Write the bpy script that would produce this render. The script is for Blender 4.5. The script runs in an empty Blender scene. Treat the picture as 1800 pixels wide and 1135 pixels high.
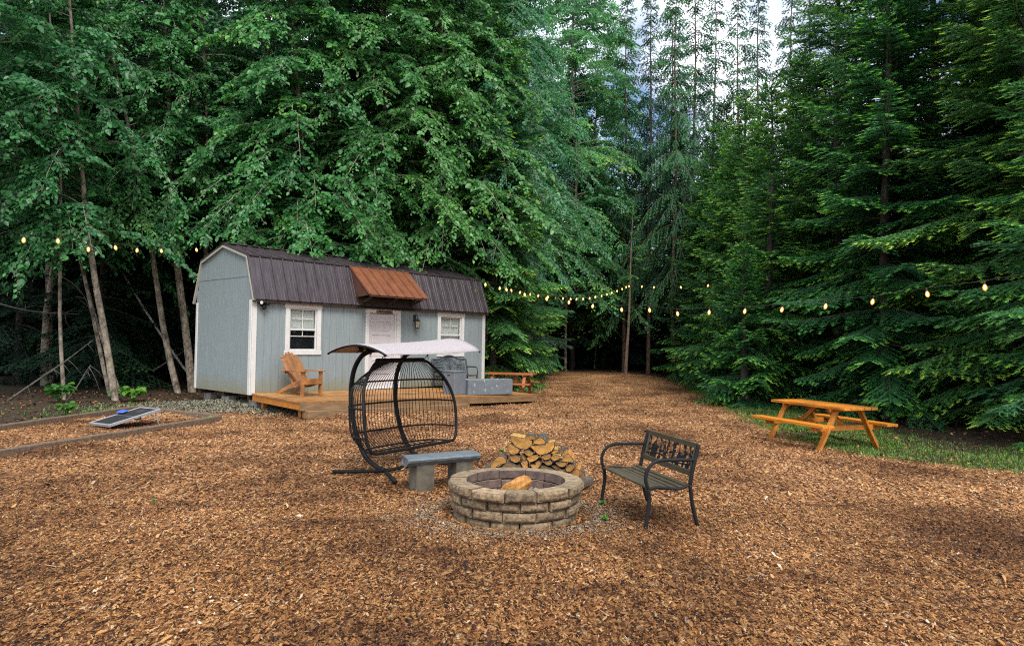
import bpy, math, random
import numpy as np
from mathutils import Vector, Matrix
rad = math.radians
C = bpy.context.scene.collection
SC = bpy.context.scene

# ------------------------------------------------------------------ camera
CAMZ, PITCH, ROLL, FPX = 1.75, .0275, .0163, 1200.0
cam = bpy.data.cameras.new('camera'); camo = bpy.data.objects.new('camera', cam); C.objects.link(camo)
camo.matrix_world = Matrix.Translation((0, 0, CAMZ)) @ Matrix.Rotation(math.pi/2 + PITCH, 4, 'X') @ Matrix.Rotation(ROLL, 4, 'Z')
cam.lens = 24.0; cam.sensor_width = 36.0; cam.clip_end = 2000; cam.clip_start = .05
SC.camera = camo

# ------------------------------------------------------------------ light
SUN_EL, SUN_AZ = 53, 164          # azimuth clockwise from +Y: behind the camera, a little to the right
w = bpy.data.worlds.new("World"); SC.world = w; w.use_nodes = True
nt = w.node_tree; nt.nodes.clear()
wo = nt.nodes.new('ShaderNodeOutputWorld'); bg = nt.nodes.new('ShaderNodeBackground')
sky = nt.nodes.new('ShaderNodeTexSky'); sky.sky_type = 'NISHITA'; sky.sun_disc = False
sky.sun_elevation = rad(SUN_EL); sky.sun_rotation = rad(SUN_AZ); sky.air_density = 1.0; sky.dust_density = 1.0
tc = nt.nodes.new('ShaderNodeTexCoord'); cn = nt.nodes.new('ShaderNodeTexNoise')
cn.inputs['Scale'].default_value = 2.6; cn.inputs['Detail'].default_value = 6; cn.inputs['Roughness'].default_value = .55
cr = nt.nodes.new('ShaderNodeValToRGB'); cr.color_ramp.elements[0].position = .43; cr.color_ramp.elements[1].position = .58
mx = nt.nodes.new('ShaderNodeMix'); mx.data_type = 'RGBA'
mx.inputs['B'].default_value = (13.0, 13.4, 14.2, 1)          # lit cloud
nt.links.new(tc.outputs['Generated'], cn.inputs['Vector']); nt.links.new(cn.outputs['Fac'], cr.inputs['Fac'])
nt.links.new(cr.outputs['Color'], mx.inputs['Factor']); nt.links.new(sky.outputs['Color'], mx.inputs['A'])
nt.links.new(mx.outputs['Result'], bg.inputs['Color']); bg.inputs['Strength'].default_value = .12
nt.links.new(bg.outputs['Background'], wo.inputs['Surface'])
sl = bpy.data.lights.new('sun', 'SUN'); sl.energy = 3.0; sl.angle = rad(24); sl.color = (1, .95, .87)
so = bpy.data.objects.new('sun', sl); C.objects.link(so)
az = rad(SUN_AZ); el = rad(SUN_EL)
sd = Vector((math.sin(az)*math.cos(el), math.cos(az)*math.cos(el), math.sin(el)))
so.rotation_euler = sd.to_track_quat('Z', 'Y').to_euler(); so.location = sd*50
SC.view_settings.view_transform = 'Standard'; SC.view_settings.look = 'None'
SC.view_settings.exposure = 0.65; SC.view_settings.gamma = 1
SC.render.engine = 'CYCLES'
cy = SC.cycles
cy.max_bounces = 7; cy.diffuse_bounces = 5; cy.glossy_bounces = 3; cy.transmission_bounces = 4; cy.transparent_max_bounces = 6
cy.use_denoising = False; cy.pixel_filter_type = 'BLACKMAN_HARRIS'; cy.filter_width = 1.15; cy.caustics_reflective = False; cy.caustics_refractive = False
cy.sample_clamp_indirect = 4

# ------------------------------------------------------------------ pixel -> world helpers (pixels of the 1800 wide photograph)
def ray(x, y):
    u = x-900; v = y-567.5
    u2 = u*math.cos(ROLL)+v*math.sin(ROLL); v2 = -u*math.sin(ROLL)+v*math.cos(ROLL)
    return np.array([u2, FPX*math.cos(PITCH)+v2*math.sin(PITCH), FPX*math.sin(PITCH)-v2*math.cos(PITCH)])
EYE = np.array([0, 0, CAMZ])
def at(x, y, z=0.0):
    d = ray(x, y); return EYE+d*((z-CAMZ)/d[2])
def atY(x, y, Y):
    d = ray(x, y); return EYE+d*(Y/d[1])
def on_plane(x, y, p, n):
    d = ray(x, y); return EYE+d*(np.dot(np.array(p)-EYE, n)/np.dot(d, n))

# ------------------------------------------------------------------ object helpers
def tag(o, label=None, cat=None, group=None, kind=None):
    if label: o['label'] = label
    if cat: o['category'] = cat
    if group: o['group'] = group
    if kind: o['kind'] = kind
    return o
def thing(name, label, cat, loc=(0, 0, 0), rotz=0.0, group=None):
    o = bpy.data.objects.new(name, None); C.objects.link(o)
    o.empty_display_size = .2
    o.location = loc; o.rotation_euler = (0, 0, rotz)
    return tag(o, label, cat, group)
def link(name, me, parent=None):
    o = bpy.data.objects.new(name, me); C.objects.link(o)
    if parent is not None: o.parent = parent
    return o

def ico_frame(d):
    d = Vector(d).normalized()
    u = d.cross(Vector((0, 0, 1)))
    if u.length < 1e-3: u = d.cross(Vector((0, 1, 0)))
    u.normalize(); return d, u, u.cross(d)

class MB:
    def __init__(s): s.v = []; s.f = []; s.mi = []
    def add(s, vs, fs, mi=0):
        b = len(s.v); s.v += [tuple(map(float, p)) for p in vs]; s.f += [tuple(b+i for i in f) for f in fs]; s.mi += [mi]*len(fs); return s
    def box(s, c, size, rz=0, rx=0, ry=0, mi=0, taper=1.0):
        M_ = Matrix.Rotation(rz, 3, 'Z') @ Matrix.Rotation(ry, 3, 'Y') @ Matrix.Rotation(rx, 3, 'X')
        c = Vector(c); vs = []
        for z in (-.5, .5):
            k = taper if z > 0 else 1
            for x, y in ((-.5, -.5), (.5, -.5), (.5, .5), (-.5, .5)):
                vs.append(c + M_ @ Vector((x*size[0]*k, y*size[1]*k, z*size[2])))
        return s.add(vs, [(3, 2, 1, 0), (4, 5, 6, 7), (0, 1, 5, 4), (1, 2, 6, 5), (2, 3, 7, 6), (3, 0, 4, 7)], mi)
    def beam(s, a, b, wdt, hgt, up=(0, 0, 1), mi=0):
        a = Vector(a); b = Vector(b); d = (b-a).normalized(); up = Vector(up)
        u = d.cross(up)
        if u.length < 1e-4: u = d.cross(Vector((1, 0, 0)))
        u.normalize(); n = u.cross(d)
        vs = []
        for p in (a, b):
            for i, j in ((-.5, -.5), (.5, -.5), (.5, .5), (-.5, .5)): vs.append(p+u*wdt*i+n*hgt*j)
        return s.add(vs, [(0, 1, 2, 3), (7, 6, 5, 4), (0, 4, 5, 1), (1, 5, 6, 2), (2, 6, 7, 3), (3, 7, 4, 0)], mi)
    def prism(s, poly, d, mi=0):
        """closed polygon (3-D points) pushed along vector d"""
        n = len(poly); d = Vector(d); P = [Vector(p) for p in poly]
        vs = P+[p+d for p in P]
        return s.add(vs, [tuple(range(n-1, -1, -1)), tuple(range(n, 2*n))]+[(i, (i+1) % n, n+(i+1) % n, n+i) for i in range(n)], mi)
    def tube(s, pts, r, n=8, closed=False, mi=0, cap=True, flat=1.0):
        P = [Vector(p) for p in pts]; m = len(P)
        if not hasattr(r, '__len__'): r = [r]*m
        rings = []; u = None
        for i in range(m):
            if closed: d = P[(i+1) % m]-P[i-1]
            else: d = P[min(i+1, m-1)]-P[max(i-1, 0)]
            if d.length < 1e-9: d = Vector((0, 0, 1))
            d.normalize()
            if u is None: _, u, _ = ico_frame(d)
            u = (u-d*u.dot(d))
            if u.length < 1e-6: _, u, _ = ico_frame(d)
            u.normalize(); v = d.cross(u)
            rings.append([P[i]+(u*math.cos(2*math.pi*k/n)+v*math.sin(2*math.pi*k/n)*flat)*r[i] for k in range(n)])
        vs = [q for g in rings for q in g]; fs = []
        for i in range(m if closed else m-1):
            j = (i+1) % m
            for k in range(n): fs.append((i*n+k, i*n+(k+1) % n, j*n+(k+1) % n, j*n+k))
        if cap and not closed: fs += [tuple(range(n-1, -1, -1)), tuple((m-1)*n+k for k in range(n))]
        return s.add(vs, fs, mi)
    def lathe(s, prof, c=(0, 0, 0), n=16, mi=0):
        c = Vector(c); vs = []
        for r, z in prof:
            for k in range(n): vs.append(c+Vector((r*math.cos(2*math.pi*k/n), r*math.sin(2*math.pi*k/n), z)))
        fs = []
        for i in range(len(prof)-1):
            for k in range(n): fs.append((i*n+k, i*n+(k+1) % n, (i+1)*n+(k+1) % n, (i+1)*n+k))
        fs += [tuple(range(n-1, -1, -1)), tuple((len(prof)-1)*n+k for k in range(n))]
        return s.add(vs, fs, mi)
    def jitter(s, a, seed=0):
        R = random.Random(seed); s.v = [(x+R.uniform(-a, a), y+R.uniform(-a, a), z+R.uniform(-a, a)) for x, y, z in s.v]; return s
    def build(s, name, mat, parent=None, smooth=False, bevel=0.0, seg=1):
        me = bpy.data.meshes.new(name); me.from_pydata(s.v, [], s.f)
        mats = mat if isinstance(mat, (list, tuple)) else [mat]
        for m in mats: me.materials.append(m)
        if len(mats) > 1: me.polygons.foreach_set('material_index', s.mi)
        if smooth: me.polygons.foreach_set('use_smooth', [True]*len(me.polygons))
        me.update()
        o = link(name, me, parent)
        if bevel:
            b = o.modifiers.new('bevel', 'BEVEL'); b.width = bevel; b.segments = seg; b.limit_method = 'ANGLE'; b.angle_limit = rad(35)
        return o

def arc(pts, n=8):
    """Catmull-Rom through points"""
    P = [np.array(p, float) for p in pts]; P = [2*P[0]-P[1]]+P+[2*P[-1]-P[-2]]; out = []
    for i in range(1, len(P)-2):
        for k in range(n):
            t = k/n
            out.append(.5*((2*P[i])+(-P[i-1]+P[i+1])*t+(2*P[i-1]-5*P[i]+4*P[i+1]-P[i+2])*t*t+(-P[i-1]+3*P[i]-3*P[i+1]+P[i+2])*t**3))
    out.append(P[-2]); return out

def raw_mesh(name, V, F, mat, col=None):
    """V (n,3), F (m,k) with constant k; col (n,) point attribute 'tint'"""
    me = bpy.data.meshes.new(name); V = np.asarray(V, np.float32); F = np.asarray(F, np.int32)
    me.vertices.add(len(V)); me.vertices.foreach_set('co', V.ravel())
    k = F.shape[1]
    me.loops.add(F.size); me.loops.foreach_set('vertex_index', F.ravel())
    me.polygons.add(len(F)); me.polygons.foreach_set('loop_start', np.arange(0, F.size, k, dtype=np.int32))
    try: me.polygons.foreach_set('loop_total', np.full(len(F), k, np.int32))
    except Exception: pass
    if col is not None:
        a = me.attributes.new('tint', 'FLOAT', 'POINT'); a.data.foreach_set('value', np.asarray(col, np.float32))
    me.update(calc_edges=True)
    me.materials.append(mat)
    return me

# ------------------------------------------------------------------ materials
def nodes(name):
    m = bpy.data.materials.new(name); m.use_nodes = True
    t = m.node_tree; b = t.nodes['Principled BSDF']; return m, t, b
def nd(t, typ, **kw):
    n = t.nodes.new(typ)
    for k, v in kw.items():
        if k in n.inputs: n.inputs[k].default_value = v
        else: setattr(n, k, v)
    return n
def ramp(t, stops):
    r = t.nodes.new('ShaderNodeValToRGB'); e = r.color_ramp.elements
    while len(e) < len(stops): e.new(.5)
    for i, (p, c) in enumerate(stops): e[i].position = p; e[i].color = (*c, 1)
    return r
def M(name, col, rough=.6, metal=0.0, var=.2, scale=5.0, bump=.15, bscale=60.0, stretch=(1, 1, 1), spec=.5, col2=None, detail=6, island=False):
    m, t, b = nodes(name); L = t.links.new
    tcn = nd(t, 'ShaderNodeTexCoord'); mp = nd(t, 'ShaderNodeMapping'); mp.inputs['Scale'].default_value = stretch
    L(tcn.outputs['Object'], mp.inputs['Vector'])
    n1 = nd(t, 'ShaderNodeTexNoise', Scale=scale, Detail=detail, Roughness=.65); L(mp.outputs['Vector'], n1.inputs['Vector'])
    col = tuple(.72*c for c in col); col2 = col2 and tuple(.72*c for c in col2)
    c2 = col2 or tuple(min(1, c*(1+var)) for c in col); c1 = tuple(c*(1-var) for c in col)
    r = ramp(t, [(.33, c1), (.67, c2)]); L(n1.outputs['Fac'], r.inputs['Fac']); L(r.outputs['Color'], b.inputs['Base Color'])
    if island:                                                # board to board differences
        ge = nd(t, 'ShaderNodeNewGeometry'); mi_ = nd(t, 'ShaderNodeMapRange'); L(ge.outputs['Random Per Island'], mi_.inputs['Value']); mi_.inputs['To Min'].default_value = .68; mi_.inputs['To Max'].default_value = 1.22
        nk = nd(t, 'ShaderNodeTexNoise', Scale=1.7, Detail=4); L(tcn.outputs['Object'], nk.inputs['Vector'])
        rk_ = ramp(t, [(.30, (.62, .60, .58)), (.5, (1, 1, 1))]); L(nk.outputs['Fac'], rk_.inputs['Fac'])
        mu1 = nd(t, 'ShaderNodeMix', data_type='RGBA', blend_type='MULTIPLY'); mu1.inputs['Factor'].default_value = 1; L(r.outputs['Color'], mu1.inputs['A']); L(mi_.outputs['Result'], mu1.inputs['B'])
        mu2 = nd(t, 'ShaderNodeMix', data_type='RGBA', blend_type='MULTIPLY'); mu2.inputs['Factor'].default_value = 1; L(mu1.outputs['Result'], mu2.inputs['A']); L(rk_.outputs['Color'], mu2.inputs['B']); L(mu2.outputs['Result'], b.inputs['Base Color'])
    n2 = nd(t, 'ShaderNodeTexNoise', Scale=bscale, Detail=4, Roughness=.6); L(mp.outputs['Vector'], n2.inputs['Vector'])
    mr = nd(t, 'ShaderNodeMapRange'); mr.inputs['To Min'].default_value = max(0, rough-.12); mr.inputs['To Max'].default_value = min(1, rough+.12)
    L(n2.outputs['Fac'], mr.inputs['Value']); L(mr.outputs['Result'], b.inputs['Roughness'])
    if bump:
        bp = nd(t, 'ShaderNodeBump', Strength=bump, Distance=.01); L(n2.outputs['Fac'], bp.inputs['Height']); L(bp.outputs['Normal'], b.inputs['Normal'])
    b.inputs['Metallic'].default_value = metal; b.inputs['Specular IOR Level'].default_value = spec
    return m

black_metal = M('black_metal', (.012, .012, .013), .6, .0, .3, 8, .1, 90, spec=.15)
bench_tube = M('bench_tube', (.016, .017, .019), .6, 0, .25, 8, .08, 90, spec=.15)
olive_paint = M('olive_paint', (.075, .062, .034), .55, 0, .25, 10, .12, 80)
porch_metal = M('porch_metal', (.035, .045, .06), .5, 0, .2, 9, .1, 90)
cedar = M('cedar', (.50, .175, .014), .55, 0, .3, 3, .12, 30, (2, 2, 2), detail=8)
cedar_x = M('cedar_grain_x', (.60, .205, .010), .5, 0, .38, 3, .15, 14, (1, 14, 10), island=True)
cedar_red = M('cedar_red', (.36, .105, .025), .5, 0, .3, 3, .12, 30)
adiron = M('chair_wood', (.34, .14, .04), .6, 0, .3, 4, .12, 40, island=True)
deck_wood = M('deck_wood', (.44, .205, .06), .6, 0, .35, 2.2, .15, 20, (10, 1, 6), island=True)
deck_side = M('deck_side', (.24, .14, .065), .65, 0, .35, 3, .15, 20, (1, 1, 5))
timber = M('timber', (.17, .115, .075), .8, 0, .4, 4, .35, 25, (5, 1, 5))
white_paint = M('white_paint', (.74, .73, .70), .55, 0, .07, 3, .05, 70)
door_paint = M('door_paint', (.70, .66, .67), .5, 0, .05, 3, .04, 70)
roof_brown = M('roof_brown', (.068, .054, .060), .27, 0, .35, 3, .06, 30, (5, 1, 1))
awning_brown = M('awning_brown', (.20, .066, .026), .4, 0, .25, 4, .06, 40)
soffit_dark = M('soffit_dark', (.035, .022, .016), .8, 0, .3, 5, .1, 40)
dark_inside = M('dark_inside', (.02, .02, .022), .9, 0, .2, 3, 0)
concrete = M('concrete_block', (.30, .28, .25), .9, 0, .25, 9, .4, 60)
gray_paint = M('gray_paint', (.165, .19, .215), .6, 0, .12, 4, .12, 60)
chipped = M('chipped_gray', (.15, .175, .20), .65, 0, .15, 6, .25, 50)
slate = M('slate', (.14, .17, .19), .62, 0, .22, 6, .3, 30)
slate_leg = M('stone_leg', (.115, .10, .07), .8, 0, .35, 7, .4, 35)
canvas = M('canvas', (.80, .76, .79), .85, 0, .08, 30, .15, 200)
canvas_under = M('canvas_under', (.50, .24, .13), .9, 0, .1, 20, .1, 200)
alu = M('aluminium', (.62, .64, .67), .35, .6, .1, 10, .05, 80)
turf_black = M('board_black', (.012, .014, .016), .75, 0, .3, 30, .2, 200)
blue_cloth = M('blue_cloth', (.05, .13, .55), .85, 0, .2, 20, .2, 150)
orange_cloth = M('orange_cloth', (.33, .11, .02), .85, 0, .25, 20, .2, 150)
pink_cloth = M('pink_cloth', (.65, .20, .20), .85, 0, .3, 30, .2, 150)
iron = M('weathered_iron', (.05, .045, .035), .5, .3, .3, 20, .1, 90)
cable_black = M('cable_black', (.012, .012, .012), .6, 0, .1, 10, 0)
pale_blind = M('pale_blind', (.95, 1.05, .98), .6, 0, .1, 3, 0)
ash = M('ash', (.30, .25, .22), .95, 0, .5, 25, .6, 60)

def chip_marks(m, colr, thr, sc):
    """scuffs where paint has come off"""
    t = m.node_tree; b = t.nodes['Principled BSDF']; L = t.links.new
    src = b.inputs['Base Color'].links[0].from_socket
    tcn = nd(t, 'ShaderNodeTexCoord'); n = nd(t, 'ShaderNodeTexNoise', Scale=sc, Detail=8, Roughness=.7); L(tcn.outputs['Object'], n.inputs['Vector'])
    r = ramp(t, [(thr, (0, 0, 0)), (thr+.03, (1, 1, 1))]); L(n.outputs['Fac'], r.inputs['Fac'])
    mxn = nd(t, 'ShaderNodeMix', data_type='RGBA'); L(r.outputs['Color'], mxn.inputs['Factor']); L(src, mxn.inputs['A'])
    mxn.inputs['B'].default_value = (*colr, 1); L(mxn.outputs['Result'], b.inputs['Base Color'])
chip_marks(chipped, (.45, .44, .41), .615, 9)

def siding_mat():
    m, t, b = nodes('siding'); L = t.links.new
    tcn = nd(t, 'ShaderNodeTexCoord'); sp = nd(t, 'ShaderNodeSeparateXYZ'); L(tcn.outputs['Object'], sp.inputs[0])
    mp = nd(t, 'ShaderNodeMapping'); mp.inputs['Scale'].default_value = (9, 9, .7); L(tcn.outputs['Object'], mp.inputs['Vector'])
    n = nd(t, 'ShaderNodeTexNoise', Scale=2.2, Detail=7, Roughness=.6); L(mp.outputs['Vector'], n.inputs['Vector'])
    r = ramp(t, [(.3, (.165, .199, .207)), (.7, (.216, .256, .264))]); L(n.outputs['Fac'], r.inputs['Fac'])
    # splash-back grime that has settled on the lowest half metre
    n3 = nd(t, 'ShaderNodeTexNoise', Scale=3.0, Detail=5); L(tcn.outputs['Object'], n3.inputs['Vector'])
    ma = nd(t, 'ShaderNodeMath', operation='MULTIPLY_ADD'); L(n3.outputs['Fac'], ma.inputs[0]); ma.inputs[1].default_value = .35; L(sp.outputs['Z'], ma.inputs[2])
    mr = nd(t, 'ShaderNodeMapRange'); L(ma.outputs[0], mr.inputs['Value'])
    mr.inputs['From Min'].default_value = .16; mr.inputs['From Max'].default_value = .62; mr.inputs['To Min'].default_value = .85; mr.inputs['To Max'].default_value = 0
    mxn = nd(t, 'ShaderNodeMix', data_type='RGBA'); L(mr.outputs['Result'], mxn.inputs['Factor']); L(r.outputs['Color'], mxn.inputs['A']); mxn.inputs['B'].default_value = (.185, .17, .10, 1)
    L(mxn.outputs['Result'], b.inputs['Base Color']); b.inputs['Roughness'].default_value = .6
    n2 = nd(t, 'ShaderNodeTexNoise', Scale=14, Detail=6); L(mp.outputs['Vector'], n2.inputs['Vector'])
    bp = nd(t, 'ShaderNodeBump', Strength=.3, Distance=.006); L(n2.outputs['Fac'], bp.inputs['Height']); L(bp.outputs['Normal'], b.inputs['Normal'])
    return m
siding = siding_mat()

def glass_mat():
    m, t, b = nodes('window_glass')
    b.inputs['Base Color'].default_value = (.02, .025, .03, 1); b.inputs['Roughness'].default_value = .04
    b.inputs['Transmission Weight'].default_value = .0; b.inputs['Alpha'].default_value = .14
    return m
glass = glass_mat()

def block_mat(name, c1, c2, sc=16):
    m = M(name, c1, .9, 0, .2, sc, .7, 45, col2=c2)
    t = m.node_tree; b = t.nodes['Principled BSDF']; L = t.links.new
    src = b.inputs['Base Color'].links[0].from_socket
    oi = nd(t, 'ShaderNodeObjectInfo'); mr = nd(t, 'ShaderNodeMapRange'); L(oi.outputs['Random'], mr.inputs['Value']); mr.inputs['To Min'].default_value = .75; mr.inputs['To Max'].default_value = 1.2
    mu = nd(t, 'ShaderNodeMix', data_type='RGBA', blend_type='MULTIPLY'); mu.inputs['Factor'].default_value = 1; L(src, mu.inputs['A']); L(mr.outputs['Result'], mu.inputs['B']); L(mu.outputs['Result'], b.inputs['Base Color'])
    return m
stone_tan = block_mat('retaining_stone', (.085, .06, .035), (.35, .24, .135), 26)
stone_top = block_mat('retaining_stone_top', (.21, .15, .085), (.43, .32, .195), 18)
stone_in = block_mat('fired_stone', (.10, .062, .052), (.22, .145, .122), 12)

def log_end_mat():
    m, t, b = nodes('log_end'); L = t.links.new
    tcn = nd(t, 'ShaderNodeTexCoord'); oi = nd(t, 'ShaderNodeObjectInfo')
    wv = nd(t, 'ShaderNodeTexWave', wave_type='RINGS', rings_direction='SPHERICAL', Scale=22.0, Distortion=3.0, Detail=3.0); L(tcn.outputs['Object'], wv.inputs['Vector'])
    r = ramp(t, [(0, (.18, .075, .014)), (.5, (.38, .19, .04)), (1, (.47, .27, .065))]); L(wv.outputs['Fac'], r.inputs['Fac'])
    n = nd(t, 'ShaderNodeTexNoise', Scale=14, Detail=5); L(tcn.outputs['Object'], n.inputs['Vector'])
    r2 = ramp(t, [(.3, (.45, .40, .35)), (.62, (1.05, 1, .95))]); L(n.outputs['Fac'], r2.inputs['Fac'])
    mu = nd(t, 'ShaderNodeMix', data_type='RGBA', blend_type='MULTIPLY'); mu.inputs['Factor'].default_value = 1; L(r.outputs['Color'], mu.inputs['A']); L(r2.outputs['Color'], mu.inputs['B'])
    mr = nd(t, 'ShaderNodeMapRange'); L(oi.outputs['Random'], mr.inputs['Value']); mr.inputs['To Min'].default_value = .7; mr.inputs['To Max'].default_value = 1.2
    m2 = nd(t, 'ShaderNodeMix', data_type='RGBA', blend_type='MULTIPLY'); m2.inputs['Factor'].default_value = 1; L(mu.outputs['Result'], m2.inputs['A']); L(mr.outputs['Result'], m2.inputs['B'])
    L(m2.outputs['Result'], b.inputs['Base Color']); b.inputs['Roughness'].default_value = .8
    bp = nd(t, 'ShaderNodeBump', Strength=.3, Distance=.004); L(wv.outputs['Fac'], bp.inputs['Height']); L(bp.outputs['Normal'], b.inputs['Normal'])
    return m
log_end = log_end_mat()
log_split = M('log_split', (.52, .30, .06), .75, 0, .3, 5, .3, 30, (5, 1, 5), col2=(.72, .46, .12))
log_orange = M('log_split_orange', (.50, .20, .035), .7, 0, .4, 6, .35, 30, (4, 1, 4), col2=(.70, .34, .08))
log_bark = M('log_bark', (.075, .052, .036), .95, 0, .5, 10, .8, 40, (3, 1, 3), col2=(.19, .15, .11))

def bark_mat(name, dark, light, sc=6, stretch=(1, 1, .35), pos=(.38, .62)):
    m, t, b = nodes(name); L = t.links.new
    tcn = nd(t, 'ShaderNodeTexCoord'); mp = nd(t, 'ShaderNodeMapping'); mp.inputs['Scale'].default_value = stretch; L(tcn.outputs['Object'], mp.inputs['Vector'])
    n = nd(t, 'ShaderNodeTexNoise', Scale=sc, Detail=9, Roughness=.7); L(mp.outputs['Vector'], n.inputs['Vector'])
    r = ramp(t, [(pos[0], dark), (pos[1], light)]); L(n.outputs['Fac'], r.inputs['Fac']); L(r.outputs['Color'], b.inputs['Base Color'])
    b.inputs['Roughness'].default_value = .9
    bp = nd(t, 'ShaderNodeBump', Strength=.7, Distance=.03); L(n.outputs['Fac'], bp.inputs['Height']); L(bp.outputs['Normal'], b.inputs['Normal'])
    return m
bark_gray = bark_mat('bark_gray', (.07, .055, .04), (.40, .33, .25), 7, (1, 1, .6))
bark_birch = bark_mat('bark_birch', (.10, .09, .08), (.50, .47, .42), 5, (1, 1, 2.2))
bark_fir = bark_mat('bark_fir', (.02, .016, .013), (.085, .068, .055), 8, (1, 1, .4))
bark_pine = bark_mat('bark_pine', (.07, .045, .03), (.24, .16, .11), 7, (1, 1, .4))
dead_wood = bark_mat('dead_wood', (.04, .036, .032), (.13, .115, .10), 12, (1, 1, 1))

def leaf_mat(name, dark, mid, light, trans=.3, rough=.5, hue=.5):
    """foliage: colour runs from old growth to new growth with the 'tint' attribute, and a little from tree to tree"""
    m, t, b = nodes(name); L = t.links.new
    at_ = nd(t, 'ShaderNodeAttribute', attribute_name='tint')
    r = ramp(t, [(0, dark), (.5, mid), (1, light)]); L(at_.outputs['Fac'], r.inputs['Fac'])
    oi = nd(t, 'ShaderNodeObjectInfo'); hs = nd(t, 'ShaderNodeHueSaturation')
    mr = nd(t, 'ShaderNodeMapRange'); L(oi.outputs['Random'], mr.inputs['Value']); mr.inputs['To Min'].default_value = .485; mr.inputs['To Max'].default_value = .525
    mv = nd(t, 'ShaderNodeMapRange'); L(oi.outputs['Random'], mv.inputs['Value']); mv.inputs['To Min'].default_value = 1.15; mv.inputs['To Max'].default_value = .85
    L(r.outputs['Color'], hs.inputs['Color']); L(mr.outputs['Result'], hs.inputs['Hue']); L(mv.outputs['Result'], hs.inputs['Value'])
    L(hs.outputs['Color'], b.inputs['Base Color']); b.inputs['Roughness'].default_value = rough; b.inputs['Specular IOR Level'].default_value = .5
    tr = nd(t, 'ShaderNodeBsdfTranslucent'); L(hs.outputs['Color'], tr.inputs['Color'])
    ms = nd(t, 'ShaderNodeMixShader'); ms.inputs[0].default_value = trans
    L(b.outputs[0], ms.inputs[1]); L(tr.outputs[0], ms.inputs[2]); L(ms.outputs[0], t.nodes['Material Output'].inputs['Surface'])
    return m
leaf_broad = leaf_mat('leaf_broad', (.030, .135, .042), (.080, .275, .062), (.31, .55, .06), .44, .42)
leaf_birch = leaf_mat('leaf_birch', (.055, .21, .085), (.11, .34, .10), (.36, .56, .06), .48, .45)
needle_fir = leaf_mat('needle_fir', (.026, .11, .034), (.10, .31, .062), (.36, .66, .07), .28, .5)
needle_fir_shaded = leaf_mat('needle_fir_shaded', (.010, .040, .018), (.024, .085, .032), (.08, .19, .035), .12, .6)  # background firs: the wood's deep shade put into a darker needle colour
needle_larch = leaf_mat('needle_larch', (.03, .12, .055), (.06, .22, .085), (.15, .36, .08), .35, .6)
weed_leaf = leaf_mat('weed_leaf', (.04, .14, .02), (.075, .22, .03), (.15, .32, .04), .3)
grass_mat = leaf_mat('grass_blade', (.06, .125, .018), (.12, .23, .028), (.27, .33, .06), .35)
# ------------------------------------------------------------------ ground
CLEAR = np.array([(-9.3, -20), (-9.35, 12.4), (-9.0, 16.0), (-7.6, 17.0), (-6.4, 17.2), (-6.0, 16.8), (-.7, 22.6), (.9, 23.2), (1.1, 28), (1.6, 36), (2.2, 42), (8.6, 42),
                  (8.2, 36), (7.5, 30), (6.9, 25), (6.3, 20), (5.75, 16), (5.5, 12.6), (5.75, 11.3), (6.4, 10.75), (7.4, 9.8), (9, 8.7), (13, 6.5), (13, -20)])
def sdist(P, poly=CLEAR):
    """signed distance to a polygon, positive inside"""
    P = np.asarray(P, float)[:, :2]; n = len(poly); best = np.full(len(P), 1e9); ins = np.zeros(len(P), bool)
    for i in range(n):
        a = poly[i]; b = poly[(i+1) % n]; ab = b-a
        t = np.clip(((P-a)@ab)/(ab@ab), 0, 1); best = np.minimum(best, np.hypot(*(P-a-t[:, None]*ab).T))
        c = ((a[1] > P[:, 1]) != (b[1] > P[:, 1])) & (P[:, 0] < (b[0]-a[0])*(P[:, 1]-a[1])/(b[1]-a[1]+1e-12)+a[0])
        ins ^= c
    return np.where(ins, best, -best)
def ground_z(x, y):
    x = np.asarray(x, float); y = np.asarray(y, float)
    h = .018*np.sin(x*1.7+.6)*np.sin(y*1.3+.2)+.012*np.sin(x*3.9+y*2.1)+.008*np.sin(x*7.3-y*5.1)
    h = h*np.clip(np.hypot(x-.05, y-7)/2-.3, .1, 1)
    d = np.hypot((x+6.6)/2.2, (y-17.2)/1.6); h += .16*np.exp(-d**2*1.2)                   # gravel rise at the shed corner
    d = np.hypot((x+3.2)/1.2, (y-15.4)/.7); h += .11*np.exp(-d**2*1.5)                      # chips heaped against the deck
    h += np.clip((np.hypot(x, y)-46)/60, 0, 1)**1.3*2.0
    h += .1*np.clip(-(x+9.6)/3, 0, 1)
    return h
def gz(x, y): return float(ground_z(x, y))

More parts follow.
